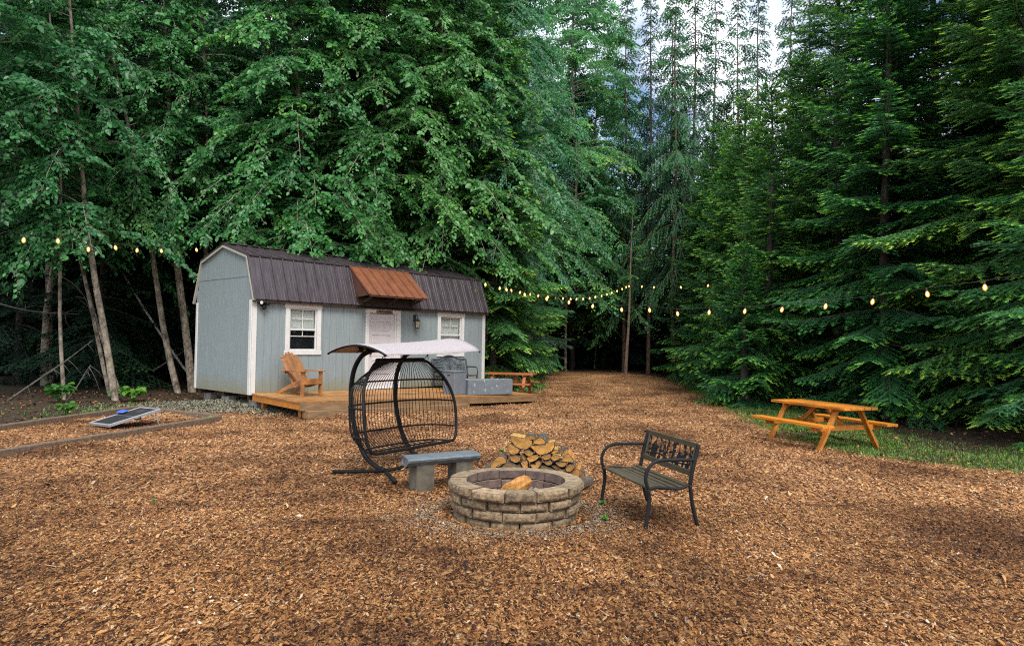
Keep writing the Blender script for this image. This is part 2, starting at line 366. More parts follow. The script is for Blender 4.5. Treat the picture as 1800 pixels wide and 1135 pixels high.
def dry_chips(t, tcn, col):
    """older, bleached chips lie towards the shed; fresher, darker ones have been spread in front of the fire pit"""
    L = t.links.new
    sp = nd(t, 'ShaderNodeSeparateXYZ'); L(tcn.outputs['Object'], sp.inputs[0])
    n = nd(t, 'ShaderNodeTexNoise', Scale=.35, Detail=4); L(tcn.outputs['Object'], n.inputs['Vector'])
    ma = nd(t, 'ShaderNodeMath', operation='MULTIPLY_ADD'); L(n.outputs['Fac'], ma.inputs[0]); ma.inputs[1].default_value = 7; L(sp.outputs['Y'], ma.inputs[2])
    mr = nd(t, 'ShaderNodeMapRange'); L(ma.outputs[0], mr.inputs['Value']); mr.inputs['From Min'].default_value = 8; mr.inputs['From Max'].default_value = 14.5
    mxn = nd(t, 'ShaderNodeMix', data_type='RGBA'); L(mr.outputs['Result'], mxn.inputs['Factor']); L(col, mxn.inputs['A'])
    hs = nd(t, 'ShaderNodeHueSaturation'); hs.inputs['Saturation'].default_value = .95; hs.inputs['Value'].default_value = 1.32; L(col, hs.inputs['Color'])
    L(hs.outputs['Color'], mxn.inputs['B'])
    # damp, trodden streaks
    mp = nd(t, 'ShaderNodeMapping'); mp.inputs['Scale'].default_value = (.42, 1.0, 1); mp.inputs['Rotation'].default_value = (0, 0, .25); L(tcn.outputs['Object'], mp.inputs['Vector'])
    n4 = nd(t, 'ShaderNodeTexNoise', Scale=1.5, Detail=5, Roughness=.62); L(mp.outputs['Vector'], n4.inputs['Vector'])
    r4 = ramp(t, [(.30, (.46, .41, .38)), (.43, (1, 1, 1))]); L(n4.outputs['Fac'], r4.inputs['Fac'])
    m4 = nd(t, 'ShaderNodeMix', data_type='RGBA', blend_type='MULTIPLY'); m4.inputs['Factor'].default_value = 1; L(mxn.outputs['Result'], m4.inputs['A']); L(r4.outputs['Color'], m4.inputs['B'])
    return m4.outputs['Result']
def ground_material():
    m, t, b = nodes('ground'); L = t.links.new
    tcn = nd(t, 'ShaderNodeTexCoord')
    nz = nd(t, 'ShaderNodeTexNoise', Scale=9, Detail=3); L(tcn.outputs['Object'], nz.inputs['Vector'])
    mxv = nd(t, 'ShaderNodeMix', data_type='VECTOR'); mxv.inputs['Factor'].default_value = .012; L(tcn.outputs['Object'], mxv.inputs['A']); L(nz.outputs['Color'], mxv.inputs['B'])
    best = None; colr = None
    for ang, sc in ((.4, 42), (1.5, 36), (2.6, 48)):
        mp = nd(t, 'ShaderNodeMapping'); mp.inputs['Rotation'].default_value = (0, 0, ang); mp.inputs['Scale'].default_value = (1, .36, 1); mp.inputs['Location'].default_value = (ang*7, ang*3, 0)
        L(mxv.outputs['Result'], mp.inputs['Vector'])
        v = nd(t, 'ShaderNodeTexVoronoi', Scale=sc); L(mp.outputs['Vector'], v.inputs['Vector'])
        sp = nd(t, 'ShaderNodeSeparateColor'); L(v.outputs['Color'], sp.inputs[0])
        hgt = nd(t, 'ShaderNodeMath', operation='SUBTRACT'); L(sp.outputs[1], hgt.inputs[0]); L(v.outputs['Distance'], hgt.inputs[1])
        if best is None: best, colr = hgt.outputs[0], sp.outputs[0]
        else:
            gt = nd(t, 'ShaderNodeMath', operation='GREATER_THAN'); L(hgt.outputs[0], gt.inputs[0]); L(best, gt.inputs[1])
            mf = nd(t, 'ShaderNodeMix', data_type='FLOAT'); L(gt.outputs[0], mf.inputs['Factor']); L(colr, mf.inputs['A']); L(sp.outputs[0], mf.inputs['B'])
            mh = nd(t, 'ShaderNodeMath', operation='MAXIMUM'); L(hgt.outputs[0], mh.inputs[0]); L(best, mh.inputs[1])
            best, colr = mh.outputs[0], mf.outputs['Result']
    r = ramp(t, CHIP_RAMP); L(colr, r.inputs['Fac'])
    # damp and dry patches
    n2 = nd(t, 'ShaderNodeTexNoise', Scale=.55, Detail=5, Roughness=.6); L(tcn.outputs['Object'], n2.inputs['Vector'])
    r2 = ramp(t, [(.36, (.42, .36, .32)), (.5, (.9, .88, .86)), (.64, (1.22, 1.24, 1.28))]); L(n2.outputs['Fac'], r2.inputs['Fac'])
    mu = nd(t, 'ShaderNodeMix', data_type='RGBA', blend_type='MULTIPLY'); mu.inputs['Factor'].default_value = 1; L(dry_chips(t, tcn, r.outputs['Color']), mu.inputs['A']); L(r2.outputs['Color'], mu.inputs['B'])
    # forest floor outside the clearing
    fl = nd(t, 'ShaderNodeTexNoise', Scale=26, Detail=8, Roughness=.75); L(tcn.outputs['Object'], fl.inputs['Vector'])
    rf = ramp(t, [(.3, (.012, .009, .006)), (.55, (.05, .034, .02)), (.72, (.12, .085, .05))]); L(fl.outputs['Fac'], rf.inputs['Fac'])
    at_ = nd(t, 'ShaderNodeAttribute', attribute_name='tint')
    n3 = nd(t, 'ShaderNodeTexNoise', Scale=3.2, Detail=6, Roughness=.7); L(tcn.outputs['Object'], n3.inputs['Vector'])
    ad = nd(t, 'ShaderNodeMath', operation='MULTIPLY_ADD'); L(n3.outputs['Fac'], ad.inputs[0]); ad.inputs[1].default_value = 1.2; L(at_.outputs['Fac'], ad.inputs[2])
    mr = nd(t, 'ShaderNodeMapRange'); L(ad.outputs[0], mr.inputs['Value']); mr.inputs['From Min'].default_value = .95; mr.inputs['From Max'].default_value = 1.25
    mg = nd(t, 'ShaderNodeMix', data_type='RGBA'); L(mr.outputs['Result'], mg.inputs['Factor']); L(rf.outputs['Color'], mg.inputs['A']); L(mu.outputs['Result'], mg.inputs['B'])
    L(mg.outputs['Result'], b.inputs['Base Color']); b.inputs['Roughness'].default_value = .85; b.inputs['Specular IOR Level'].default_value = .25
    bp = nd(t, 'ShaderNodeBump', Strength=.9, Distance=.02); L(best, bp.inputs['Height']); L(bp.outputs['Normal'], b.inputs['Normal'])
    return m
CHIP_RAMP = [(0, (0.009, 0.004, 0.002)), (0.26, (0.057, 0.020, 0.006)), (0.5, (0.191, 0.078, 0.023)), (0.76, (0.334, 0.158, 0.051)), (0.94, (0.413, 0.243, 0.100)), (1, (0.427, 0.324, 0.222))]
gm = ground_material()
def make_ground():
    def axis(a, b, c, d):
        return np.concatenate([np.linspace(a, b, 14)[:-1], np.arange(b, c, .16), np.linspace(c, d, 14)])
    xs = axis(-160, -14, 14, 160); ys = axis(-60, 2, 34, 220)
    X, Y = np.meshgrid(xs, ys); Z = ground_z(X, Y)
    V = np.stack([X, Y, Z], -1).reshape(-1, 3); nx = len(xs); ny = len(ys)
    i = (np.arange(ny-1)[:, None]*nx+np.arange(nx-1)).ravel(); F = np.stack([i, i+1, i+1+nx, i+nx], -1)
    s = np.clip(sdist(V)/.9*.5+.5, 0, 1)
    me = raw_mesh('ground', V, F, gm, s); me.polygons.foreach_set('use_smooth', [True]*len(F))
    tag(link('ground', me), kind='structure')
make_ground()

def chip_mat():
    m, t, b = nodes('wood_chip'); L = t.links.new
    at_ = nd(t, 'ShaderNodeAttribute', attribute_name='tint'); r = ramp(t, CHIP_RAMP); L(at_.outputs['Fac'], r.inputs['Fac'])
    tcn = nd(t, 'ShaderNodeTexCoord')
    n2 = nd(t, 'ShaderNodeTexNoise', Scale=.55, Detail=5, Roughness=.6); L(tcn.outputs['Object'], n2.inputs['Vector'])
    r2 = ramp(t, [(.36, (.45, .39, .34)), (.5, (.93, .91, .88)), (.64, (1.25, 1.27, 1.31))]); L(n2.outputs['Fac'], r2.inputs['Fac'])
    mu = nd(t, 'ShaderNodeMix', data_type='RGBA', blend_type='MULTIPLY'); mu.inputs['Factor'].default_value = 1; L(dry_chips(t, tcn, r.outputs['Color']), mu.inputs['A']); L(r2.outputs['Color'], mu.inputs['B'])
    n = nd(t, 'ShaderNodeTexNoise', Scale=120, Detail=3); L(tcn.outputs['Object'], n.inputs['Vector'])
    m2 = nd(t, 'ShaderNodeMix', data_type='RGBA', blend_type='MULTIPLY'); m2.inputs['Factor'].default_value = .5; L(mu.outputs['Result'], m2.inputs['A']); L(n.outputs['Color'], m2.inputs['B'])
    hs = nd(t, 'ShaderNodeHueSaturation'); hs.inputs['Value'].default_value = 1.3; L(mu.outputs['Result'], hs.inputs['Color'])
    L(mu.outputs['Result'], b.inputs['Base Color']); b.inputs['Roughness'].default_value = .75; b.inputs['Specular IOR Level'].default_value = .3
    return m
chipm = chip_mat()
def flakes(name, P, length, ratio, tint, mat, tilt=.3, lift=.010, seed=5):
    """one bent wedge-edged flake per point: two quads"""
    R = np.random.default_rng(seed); n = len(P)
    a = R.uniform(0, 2*np.pi, n); wv = length*ratio
    d = np.stack([np.cos(a), np.sin(a), R.normal(0, tilt, n)], -1); d /= np.linalg.norm(d, axis=1)[:, None]
    s = np.stack([-np.sin(a), np.cos(a), R.normal(0, tilt, n)], -1); s -= d*(s*d).sum(1)[:, None]; s /= np.linalg.norm(s, axis=1)[:, None]
    nrm = np.cross(d, s)
    c = P.copy(); c[:, 2] += np.abs(R.normal(0, 1, n))*lift+.003+np.abs(d[:, 2])*length*.4
    l2 = (length/2)[:, None]; w2 = (wv/2)[:, None]; bend = (R.normal(0, .12, n)*length)[:, None]
    t1 = R.uniform(.3, 1, (n, 1)); t2 = R.uniform(.3, 1, (n, 1)); k = R.uniform(-.3, .3, (n, 1))
    V = np.stack([c-d*l2+s*w2*t1, c-d*l2-s*w2*t1*.8, c+d*l2*k+s*w2+nrm*bend, c+d*l2*k-s*w2+nrm*bend, c+d*l2+s*w2*t2*.7, c+d*l2-s*w2*t2], 1).reshape(-1, 3)
    b = np.arange(n)[:, None]*6
    F = np.concatenate([b+np.array([0, 1, 3, 2]), b+np.array([2, 3, 5, 4])], 1).reshape(-1, 4)
    return raw_mesh(name, V, F, mat, np.repeat(tint, 6))
def scatter(n, d0, d1, R, half=.86):
    d = np.sqrt(R.uniform(d0*d0, d1*d1, n)); x = R.uniform(-half, half, n)*d; return np.stack([x, d], -1)
def make_chips():
    R = np.random.default_rng(11); Ps = []; Ls = []
    for n, d0, d1, lm in ((215000, 3.2, 7.5, .0165), (190000, 7.5, 14, .0225), (110000, 14, 27, .034)):
        p = scatter(n, d0, d1, R); Ps.append(p); Ls.append(lm*np.exp(R.normal(0, .42, n)))
    P = np.concatenate(Ps); Lh = np.concatenate(Ls)
    s = sdist(P); keep = s+R.normal(0, .18, len(P)) > .12
    keep &= np.hypot(P[:, 0]-.05, P[:, 1]-7.0) > .66
    fade = np.clip((P[:, 1]-24)/8, 0, .9); keep &= R.uniform(0, 1, len(P)) > fade
    P = P[keep]; Lh = Lh[keep]
    P3 = np.concatenate([P, ground_z(P[:, 0], P[:, 1])[:, None]], 1)
    ti = np.clip(R.beta(1.7, 1.8, len(P)), 0, 1); pale = R.uniform(0, 1, len(P)) < .02; ti[pale] = 1
    # bleached, greyer chips and grit round the fire pit
    o = link('wood_chips', flakes('wood_chips', P3, Lh, np.random.default_rng(3).uniform(.2, .55, len(P)), ti, chipm, .28))
    tag(o, 'loose brown and tan wood chips covering the whole clearing', 'wood chips', kind='stuff')
    n = 900; p = scatter(n, 3.3, 16, R); p = p[sdist(p) > .3]; n = len(p)
    P3 = np.concatenate([p, ground_z(p[:, 0], p[:, 1])[:, None]], 1)
    o = link('bark_slivers', flakes('bark_slivers', P3, .08*np.exp(R.normal(0, .35, n)), R.uniform(.09, .2, n), R.beta(1.3, 1.1, n), chipm, .12, .012, 8))
    tag(o, 'long thin slivers and sticks strewn among the wood chips', 'wood slivers', kind='stuff')
make_chips()

gravel_m = M('gravel', (.16, .14, .105), .9, 0, .45, 40, .3, 80, col2=(.42, .37, .29))
def make_gravel():
    R = np.random.default_rng(21)
    a = R.uniform(0, 2*np.pi, 6500); r = .70+np.abs(R.normal(0, .22, 6500)); x = .05+r*np.cos(a)*1.1; y = 6.98+r*np.sin(a)*.9
    P = np.stack([x, y, ground_z(x, y)], -1)
    me = flakes('pit_gravel', P, R.uniform(.008, .022, len(P)), R.uniform(.5, .9, len(P)), R.uniform(0, 1, len(P)), gravel_m, .5, .006, 4)
    tag(link('pit_gravel', me), 'pale grey grit scattered round the foot of the fire pit', 'gravel', kind='stuff')
    x = R.normal(-7.0, 1.15, 22000); y = R.normal(16.6, .75, 22000)
    P = np.stack([x, y, ground_z(x, y)], -1); k = (P[:, 1] < 17.6+.0*x) & (P[:, 1] > 15.3)
    # keep outside the deck and the play bed
    P = P[k]
    me = flakes('shed_gravel', P, R.uniform(.02, .05, len(P)), R.uniform(.5, .9, len(P)), R.uniform(0, 1, len(P)), M('shed_gravel', (.15, .15, .10), .9, 0, .4, 30, .2, 60, col2=(.33, .32, .23)), .5, .01, 6)
    tag(link('shed_gravel', me), 'greenish grey gravel bank below the left corner of the shed', 'gravel', kind='stuff')
make_gravel()

# ------------------------------------------------------------------ the shed
TH = rad(47.9); SHED0 = np.array([-6.175, 16.2125, .3875]); LX, WY = 7.9, 3.05
UX = np.array([math.cos(TH), math.sin(TH), 0]); VX = np.array([-math.sin(TH), math.cos(TH), 0])
def shed_pt(a, b, z): return SHED0+a*UX+b*VX+np.array([0, 0, z])
shed = thing('garden_shed', 'pale blue grey gambrel roofed shed with white trim and brown metal roof', 'shed', SHED0, TH)
EA, KN, AP = (-.125, 2.27), (.275, 3.33), (WY/2, 3.68)
def roof_h(y):
    y = min(y, WY-y)
    if y < KN[0]: return EA[1]+(y-EA[0])/(KN[0]-EA[0])*(KN[1]-EA[1])
    return KN[1]+(y-KN[0])/(AP[0]-KN[0])*(AP[1]-KN[1])
WIN = [(.975, 1.745, 1.06, 2.11), (5.98, 6.85, .99, 2.09)]; DOOR = (3.36, 4.31, .0, 2.09)
def front_wall():
    mb = MB(); holes = WIN+[DOOR]
    xs = {0.0, LX}
    for h in holes: xs |= {h[0], h[1]}
    g = []
    k = .105
    while k < LX: g.append(k); xs |= {k-.005, k+.005}; k += .203
    xs = sorted(x for x in xs if 0 <= x <= LX)
    for x0, x1 in zip(xs, xs[1:]):
        if x1-x0 < 1e-4: continue
        xm = (x0+x1)/2; y0 = .007 if any(abs(xm-q) < .0051 for q in g) else 0.0
        zs = [(0.0, roof_h(0)-.03)]
        for h in holes:
            if h[0] < xm < h[1]:
                zs = ([(0.0, h[2])] if h[2] > 0 else [])+[(h[3], roof_h(0)-.03)]
        for a, b_ in zs: mb.box(((x0+x1)/2, (y0+.09)/2, (a+b_)/2), (x1-x0, .09-y0, b_-a))
    return mb
front_wall().build('front_wall', siding, shed)
def gable_wall(x0):
    mb = MB(); ys = [.09]; k = .11
    yy = {.09, WY-.09, KN[0], WY-KN[0], WY/2}; g = []
    while k < WY: g.append(k); yy |= {k-.004, k+.004}; k += .203
    yy = sorted(y for y in yy if .09 <= y <= WY-.09)
    for y0, y1 in zip(yy, yy[1:]):
        if y1-y0 < 1e-4: continue
        ym = (y0+y1)/2; d = .006 if any(abs(ym-q) < .0041 for q in g) else 0.0
        xa, xb = (d, .09) if x0 == 0 else (LX-.09, LX-d)
        mb.add([(x, y, z) for x in (xa, xb) for y, z in ((y0, 0), (y1, 0), (y1, roof_h(y1)-.03), (y0, roof_h(y0)-.03))],
               [(0, 3, 2, 1), (4, 5, 6, 7), (0, 1, 5, 4), (1, 2, 6, 5), (2, 3, 7, 6), (3, 0, 4, 7)])
    return mb
gable_wall(0).box((-.002, WY/2, 2.845), (.012, WY-.22, .02)).build('gable_wall', siding, shed)
gable_wall(1).build('gable_wall', siding, shed)
MB().box((LX/2, WY-.045, 1.3), (LX, .09, 2.6)).build('back_wall', siding, shed)
MB().box((LX/2, WY/2, .02), (LX-.2, WY-.2, .04)).build('floor', dark_inside, shed)
for p, s_ in (((.055, -.012, 1.13), (.11, .024, 2.26)), ((-.012, .06, 1.13), (.024, .12, 2.26)), ((-.012, WY-.05, 1.13), (.024, .1, 2.26)), ((LX-.06, -.012, 1.13), (.12, .024, 2.26)), ((LX+.012, .06, 1.13), (.024, .12, 2.26))):
    MB().box(p, s_).build('corner_trim', white_paint, shed, bevel=.004)
# roof: ribbed metal sheets
def rib_profile(x0, x1):
    P = []; x = x0; k = 0
    while x < x1-.05:
        P += [(x, 0), (x+.008, .032), (x+.036, .032), (x+.044, 0), (x+.13, 0), (x+.138, .007), (x+.152, .007), (x+.16, 0), (x+.215, 0), (x+.223, .007), (x+.237, .007), (x+.245, 0)]; x += .300
    return [p for p in P if p[0] <= x1]+[(x1, 0)]
def sheet(mb, x0, x1, A, B, th=.022, dx=0.0):
    """corrugated sheet from line A (y,z) down to B (y,z); dx shears nothing when 0"""
    A = Vector((0, *A)); B = Vector((0, *B)); n = Vector((1, 0, 0)).cross((B-A).normalized()); n = -n if n.z < 0 else n
    pr = rib_profile(x0, x1); m = len(pr); vs = []
    for p in (A, B):
        for x, h in pr: vs.append(Vector((x, p.y, p.z))+n*(h+th))
        for x, h in pr: vs.append(Vector((x, p.y, p.z)))
    fs = []
    for i in range(m-1):
        fs += [(i, i+1, 2*m+i+1, 2*m+i), (m+i+1, m+i, 3*m+i, 3*m+i+1), (i+1, i, m+i, m+i+1), (2*m+i, 2*m+i+1, 3*m+i+1, 3*m+i)]
    fs += [(0, 2*m, 3*m, m), (m-1, 2*m-1, 4*m-1, 3*m-1)]
    return mb.add(vs, fs)
kb = (WY-KN[0], KN[1]); eb = (WY-EA[0], EA[1])
sheet(MB(), -.05, LX+.06, (KN[0], KN[1]-.01), EA).build('lower_roof', roof_brown, shed)
sheet(MB(), -.05, LX+.06, (AP[0], AP[1]+.012), (KN[0]-.05, KN[1]+.012-.014)).build('upper_roof', roof_brown, shed)
sheet(MB(), -.05, LX+.06, (AP[0], AP[1]+.012), (kb[0]+.05, KN[1]+.012-.014)).build('upper_roof', roof_brown, shed)
sheet(MB(), -.05, LX+.06, (kb[0], KN[1]-.01), eb).build('lower_roof', roof_brown, shed)
MB().beam((-.06, AP[0], AP[1]+.055), (LX+.07, AP[0], AP[1]+.055), .22, .02).build('ridge_cap', roof_brown, shed, bevel=.006)
rk = MB()
pr = [EA, KN, AP, kb, eb]
for (y0, z0), (y1, z1) in zip(pr, pr[1:]): rk.beam((-.028, y0, z0-.025), (-.028, y1, z1-.025), .05, .06, up=(1, 0, 0))
rk.build('rake_trim', M('rake_trim', (.48, .45, .38), .6, 0, .1, 4, .05, 60), shed)
MB().beam((-.04, EA[0]+.03, EA[1]-.03), (LX+.05, EA[0]+.03, EA[1]-.03), .06, .05).build('eave_board', soffit_dark, shed)
# windows
def window(x0, x1, z0, z1, blind_to):
    f = MB(); tw = .115
    f.box(((x0+x1)/2, -.014, z1+.055), (x1-x0+2*tw+.05, .028, .11)).box(((x0+x1)/2, -.014, z0-.055), (x1-x0+2*tw+.04, .028, .11))
    for x in (x0-tw/2, x1+tw/2): f.box((x, -.013, (z0+z1)/2), (tw, .026, z1-z0))
    f.box(((x0+x1)/2, -.02, z1+.118), (x1-x0+2*tw+.09, .05, .016))
    fo = f.build('window', white_paint, shed, bevel=.003)
    s_ = MB(); zm = (z0+z1)/2; xm = (x0+x1)/2; b_ = .035
    for z in (z0+b_/2, z1-b_/2): s_.box((xm, .03, z), (x1-x0, .04, b_))
    s_.box((xm, .022, zm), (x1-x0-2*b_, .04, .045))
    for x in (x0+b_/2, x1-b_/2): s_.box((x, .03, zm), (b_, .04, z1-z0-2*b_))
    s_.box((xm, .045, (zm+z1)/2), (.018, .014, z1-zm-b_)).box((xm-.12, .045, (zm+z1)/2+.01), ((x1-x0)/2-.05, .010, .018)).box((xm+.12, .045, (zm+z1)/2+.01), ((x1-x0)/2-.05, .010, .018))
    zq = zm-.17
    s_.box((xm, .038, zq), (x1-x0-2*b_, .014, .02)).box((xm, .038, (zq+zm)/2), (.018, .012, zm-zq-.03))
    s_.build('sash', white_paint, fo)
    MB().box((xm, .062, zm), (x1-x0-.04, .004, z1-z0-.04)).build('pane', glass, fo)
    bl = MB(); z = z1-.03
    while z > blind_to:
        bl.box((xm, .092, z), (x1-x0-.05, .004, .054), rx=.25); z -= .052
    bl.build('blind', pale_blind, fo)
window(*WIN[0], 1.58)
window(*WIN[1], 1.30)
MB().box((LX/2, .5, 1.3), (LX-.3, .02, 2.3)).build('inner_partition', dark_inside, shed)
# door
d0, d1, _, dz = DOOR
fr = MB().box((d0-.055, -.014, dz/2), (.115, .028, dz)).box((d1+.07, -.014, dz/2), (.145, .028, dz)).box(((d0+d1)/2, -.015, dz+.055), (d1-d0+.26, .03, .11)).box((d1-.03, .02, dz/2), (.05, .05, dz)).box(((d0+d1)/2, .02, .02), (d1-d0, .09, .04))
fro = fr.build('door_frame', white_paint, shed, bevel=.003)
db = MB(); xa, xb = d0+.01, d1-.06; db.box(((xa+xb)/2, .06, dz/2), (xb-xa, .03, dz-.02))
for x in (xa+.06, xb-.06): db.box((x, .038, dz/2), (.12, .02, dz-.02))
zz = [.10, .45, .81, 1.17, 1.53, 1.90]
for i, z in enumerate(zz): db.box(((xa+xb)/2, .038, z if i else .10), (xb-xa-.24, .02, .09 if i else .18))
for z0, z1 in zip(zz, zz[1:]): db.box(((xa+xb)/2, .043, (z0+z1)/2+.01), (xb-xa-.30, .016, z1-z0-.15))
do = db.build('door', door_paint, shed, bevel=.005)
MB().lathe([(.012, 0), (.012, .03), (.03, .04), (.032, .055), (.02, .07), (.002, .072)], n=12).build('knob', iron, do).matrix_basis = Matrix.Translation((xa+.06, .028, .98)) @ Matrix.Rotation(math.pi/2, 4, 'X')
# name board over the door
sg = MB().box(((d0+d1)/2+.03, -.034, dz+.045), (.56, .012, .085)).build('name_board', M('name_board', (.22, .16, .09), .7, 0, .2, 8, .1, 40), shed, bevel=.003)
fc = bpy.data.curves.new('lettering', 'FONT'); fc.body = 'TINY HOUSE'; fc.size = .075; fc.extrude = .002; fc.align_x = 'CENTER'; fc.align_y = 'CENTER'
tmp = bpy.data.objects.new('tmp', fc); C.objects.link(tmp); dg = bpy.context.evaluated_depsgraph_get()
me = bpy.data.meshes.new_from_object(tmp.evaluated_get(dg)); bpy.data.objects.remove(tmp); me.name = 'lettering'; me.materials.clear(); me.materials.append(black_metal)
lo = link('lettering', me, sg); lo.matrix_basis = Matrix.Translation(((d0+d1)/2+.03, -.042, dz+.045)) @ Matrix.Rotation(math.pi/2, 4, 'X')
# awning
aw = MB(); sheet(aw, 2.84, 4.88, (.24, 3.335), (-.70, 2.53), .01)
awo = aw.build('awning', awning_brown, shed)
sd_ = MB()
for x in (2.86, 4.84): sd_.prism([(x, .2, 3.27), (x, -.66, 2.53), (x, -.13, 2.49)], (.02, 0, 0))
sd_.beam((2.88, -.67, 2.525), (4.84, -.67, 2.525), .04, .06); sd_.build('awning_side', M('awning_side', (.10, .04, .025), .6, 0, .25, 4, .1, 40), awo)
br = MB()
for x in (3.0, 3.85, 4.7): br.beam((x, -.1, 2.32), (x, -.62, 2.50), .05, .05)
br.box((3.86, -.075, 2.355), (2.0, .10, .29)); br.build('awning_bracket', soffit_dark, awo)
# wall lantern
wl = MB().box((4.96, -.012, 2.0), (.09, .024, .2)).tube(arc([(4.96, -.02, 2.02), (4.96, -.09, 2.11), (4.96, -.15, 2.06), (4.96, -.15, 1.98)]), .011)
wl.lathe([(.005, 1.99), (.03, 1.98), (.085, 1.93), (.09, 1.915), (.075, 1.91)], (4.96, -.15, 0), 6).lathe([(.05, 1.70), (.055, 1.72), (.05, 1.73)], (4.96, -.15, 0), 6)
for k in range(6):
    a = k*math.pi/3; wl.tube([(4.96+.075*math.cos(a), -.15+.075*math.sin(a), 1.915), (4.96+.052*math.cos(a), -.15+.052*math.sin(a), 1.72)], .006, 5)
wlo = wl.build('wall_lantern', iron, shed)
MB().lathe([(.046, 1.73), (.07, 1.905)], (4.96, -.15, 0), 6).build('lantern_glass', M('lantern_glass', (.45, .38, .25), .25, 0, .2, 20, 0), wlo)
# flood light at the corner
fl = MB().box((.25, -.03, 2.17), (.10, .05, .10)).lathe([(.045, -.05), (.05, 0), (.02, .05)], (.17, -.10, 2.20), 10).lathe([(.045, -.05), (.05, 0), (.02, .05)], (.33, -.10, 2.19), 10).lathe([(.03, -.05), (.05, -.03), (.05, .03), (.02, .05)], (.25, -.10, 2.09), 10).beam((.17, -.08, 2.19), (.33, -.08, 2.19), .025, .025)
flo = fl.build('flood_light', black_metal, shed, smooth=False)
MB().lathe([(.005, -.012), (.038, -.006), (.04, 0)], n=12).build('lens', M('lens', (.7, .7, .66), .2, 0, .05, 5, 0), flo).matrix_basis = Matrix.Translation((.15, -.15, 2.20)) @ Matrix.Rotation(math.pi/2, 4, 'X')
# under the shed
for y in (.18, 1.5, 2.85): MB().beam((.05, y, -.06), (LX-.05, y, -.06), .1, .115).build('skid', soffit_dark, shed)
for a, b_ in ((.22, .12), (.3, 2.75), (.2, 1.5), (3.8, .2), (7.6, .2), (7.6, 2.8), (3.8, 2.8)):
    p = shed_pt(a, b_, 0); top = -.12; bot = gz(p[0], p[1])-SHED0[2]-.06
    MB().box((a, b_, (top+bot)/2), (.2, .38, top-bot)).build('support_block', concrete, shed, bevel=.01)

# ------------------------------------------------------------------ the deck
def deck_z(a, b): return .05+.027*b-.0165*a
deck = thing('wooden_deck', 'low cedar plank deck along the front of the blue shed', 'deck', SHED0, TH)
dk = MB(); b0 = -.03; n = 17
for k in range(n):
    def edge(a, kk): return b0+(kk/n)*((-2.2-.55*(a/7.3))-b0)
    q = [(.02, edge(.02, k+.02)), (7.3, edge(7.3, k+.02)), (7.3, edge(7.3, k+.97)), (.02, edge(.02, k+.97))]
    dk.add([(a, b_, deck_z(a, b_)+dz_) for dz_ in (-.035, 0) for a, b_ in q], [(0, 1, 2, 3), (7, 6, 5, 4), (0, 4, 5, 1), (1, 5, 6, 2), (2, 6, 7, 3), (3, 7, 4, 0)])
dk.build('decking', deck_wood, deck)
sk = MB()
def board(a0, b0_, a1, b1_, top, h, w=.035):
    sk.beam((a0, b0_, deck_z(a0, b0_)+top-h/2), (a1, b1_, deck_z(a1, b1_)+top-h/2), w, h)
board(.06, -.03, .06, -2.16, -.037, .15); sk.build('side_joist', cedar, deck, bevel=.004)
sk = MB(); board(7.25, -.03, 7.25, -2.68, -.037, .15); sk.build('side_joist', cedar, deck, bevel=.004)
sk = MB(); board(.02, -2.19, 7.3, -2.73, -.037, .155); sk.build('front_joist', deck_side, deck, bevel=.004)
for a in (.2, 2.4, 4.8, 7.1):
    for b_ in (-.3, -1.95):
        p = shed_pt(a, b_, 0); t_ = deck_z(a, b_)-.04; bo = gz(p[0], p[1])-SHED0[2]-.05
        MB().box((a, b_, (t_+bo)/2), (.1, .1, t_-bo)).build('post', cedar, deck)
lb = MB().beam((.12, -2.24, -.285), (4.6, -2.6, -.36), .30, .17).build('ledger_beam', deck_side, deck, bevel=.008)

# ------------------------------------------------------------------ adirondack chair (local: front is -y)
p = shed_pt(.93, -1.12, deck_z(.93, -1.12))
ch = thing('adirondack_chair', 'honey brown slatted wooden armchair on the deck near the left window', 'chair', p, TH+rad(10))
hw = .27
for s_ in (-1, 1):
    MB().box((s_*hw, -.02, .29), (.045, .1, .58)).build('front_leg', adiron, ch, bevel=.006)
    pf = [(-.06, .36), (.02, .40), (.28, .335), (.50, .22), (.78, .05), (.93, 0), (.98, 0), (.99, .03), (.86, .12), (.60, .27), (.5, .285), (.35, .23), (.1, .27), (-.06, .29)]
    pf = [(-.06, .385), (.05, .39), (.30, .33), (.55, .24), (.80, .12), (.96, .05), (.99, .0), (.86, 0), (.66, .10), (.45, .17), (.25, .20), (0, .27), (-.06, .28)]
    MB().prism([((s_*(hw-.05))-.014, y, z) for y, z in pf], (.028, 0, 0)).build('rear_leg', adiron, ch, bevel=.004)
    ap = [(-.12, -.11), (.0, -.13), (.35, -.09), (.72, -.03), (.72, .03), (.4, .06), (0, .05), (-.12, .03)]
    MB().prism([(s_*(hw+.03)+x*s_*1.0, y, .58) for y, x in ap], (0, 0, .024)).build('armrest', adiron, ch, bevel=.004)
MB().box((0, -.075, .335), (2*hw+.02, .026, .11)).build('seat_apron', adiron, ch, bevel=.004)
st = MB()
for k in range(6): y = -.04+.078*k; st.box((0, y, .402-.0165*k*k*.35-.008*k), (2*hw-.06, .07, .022), rx=-.12-.03*k)
st.build('seat', adiron, ch, bevel=.004)
bk = MB()
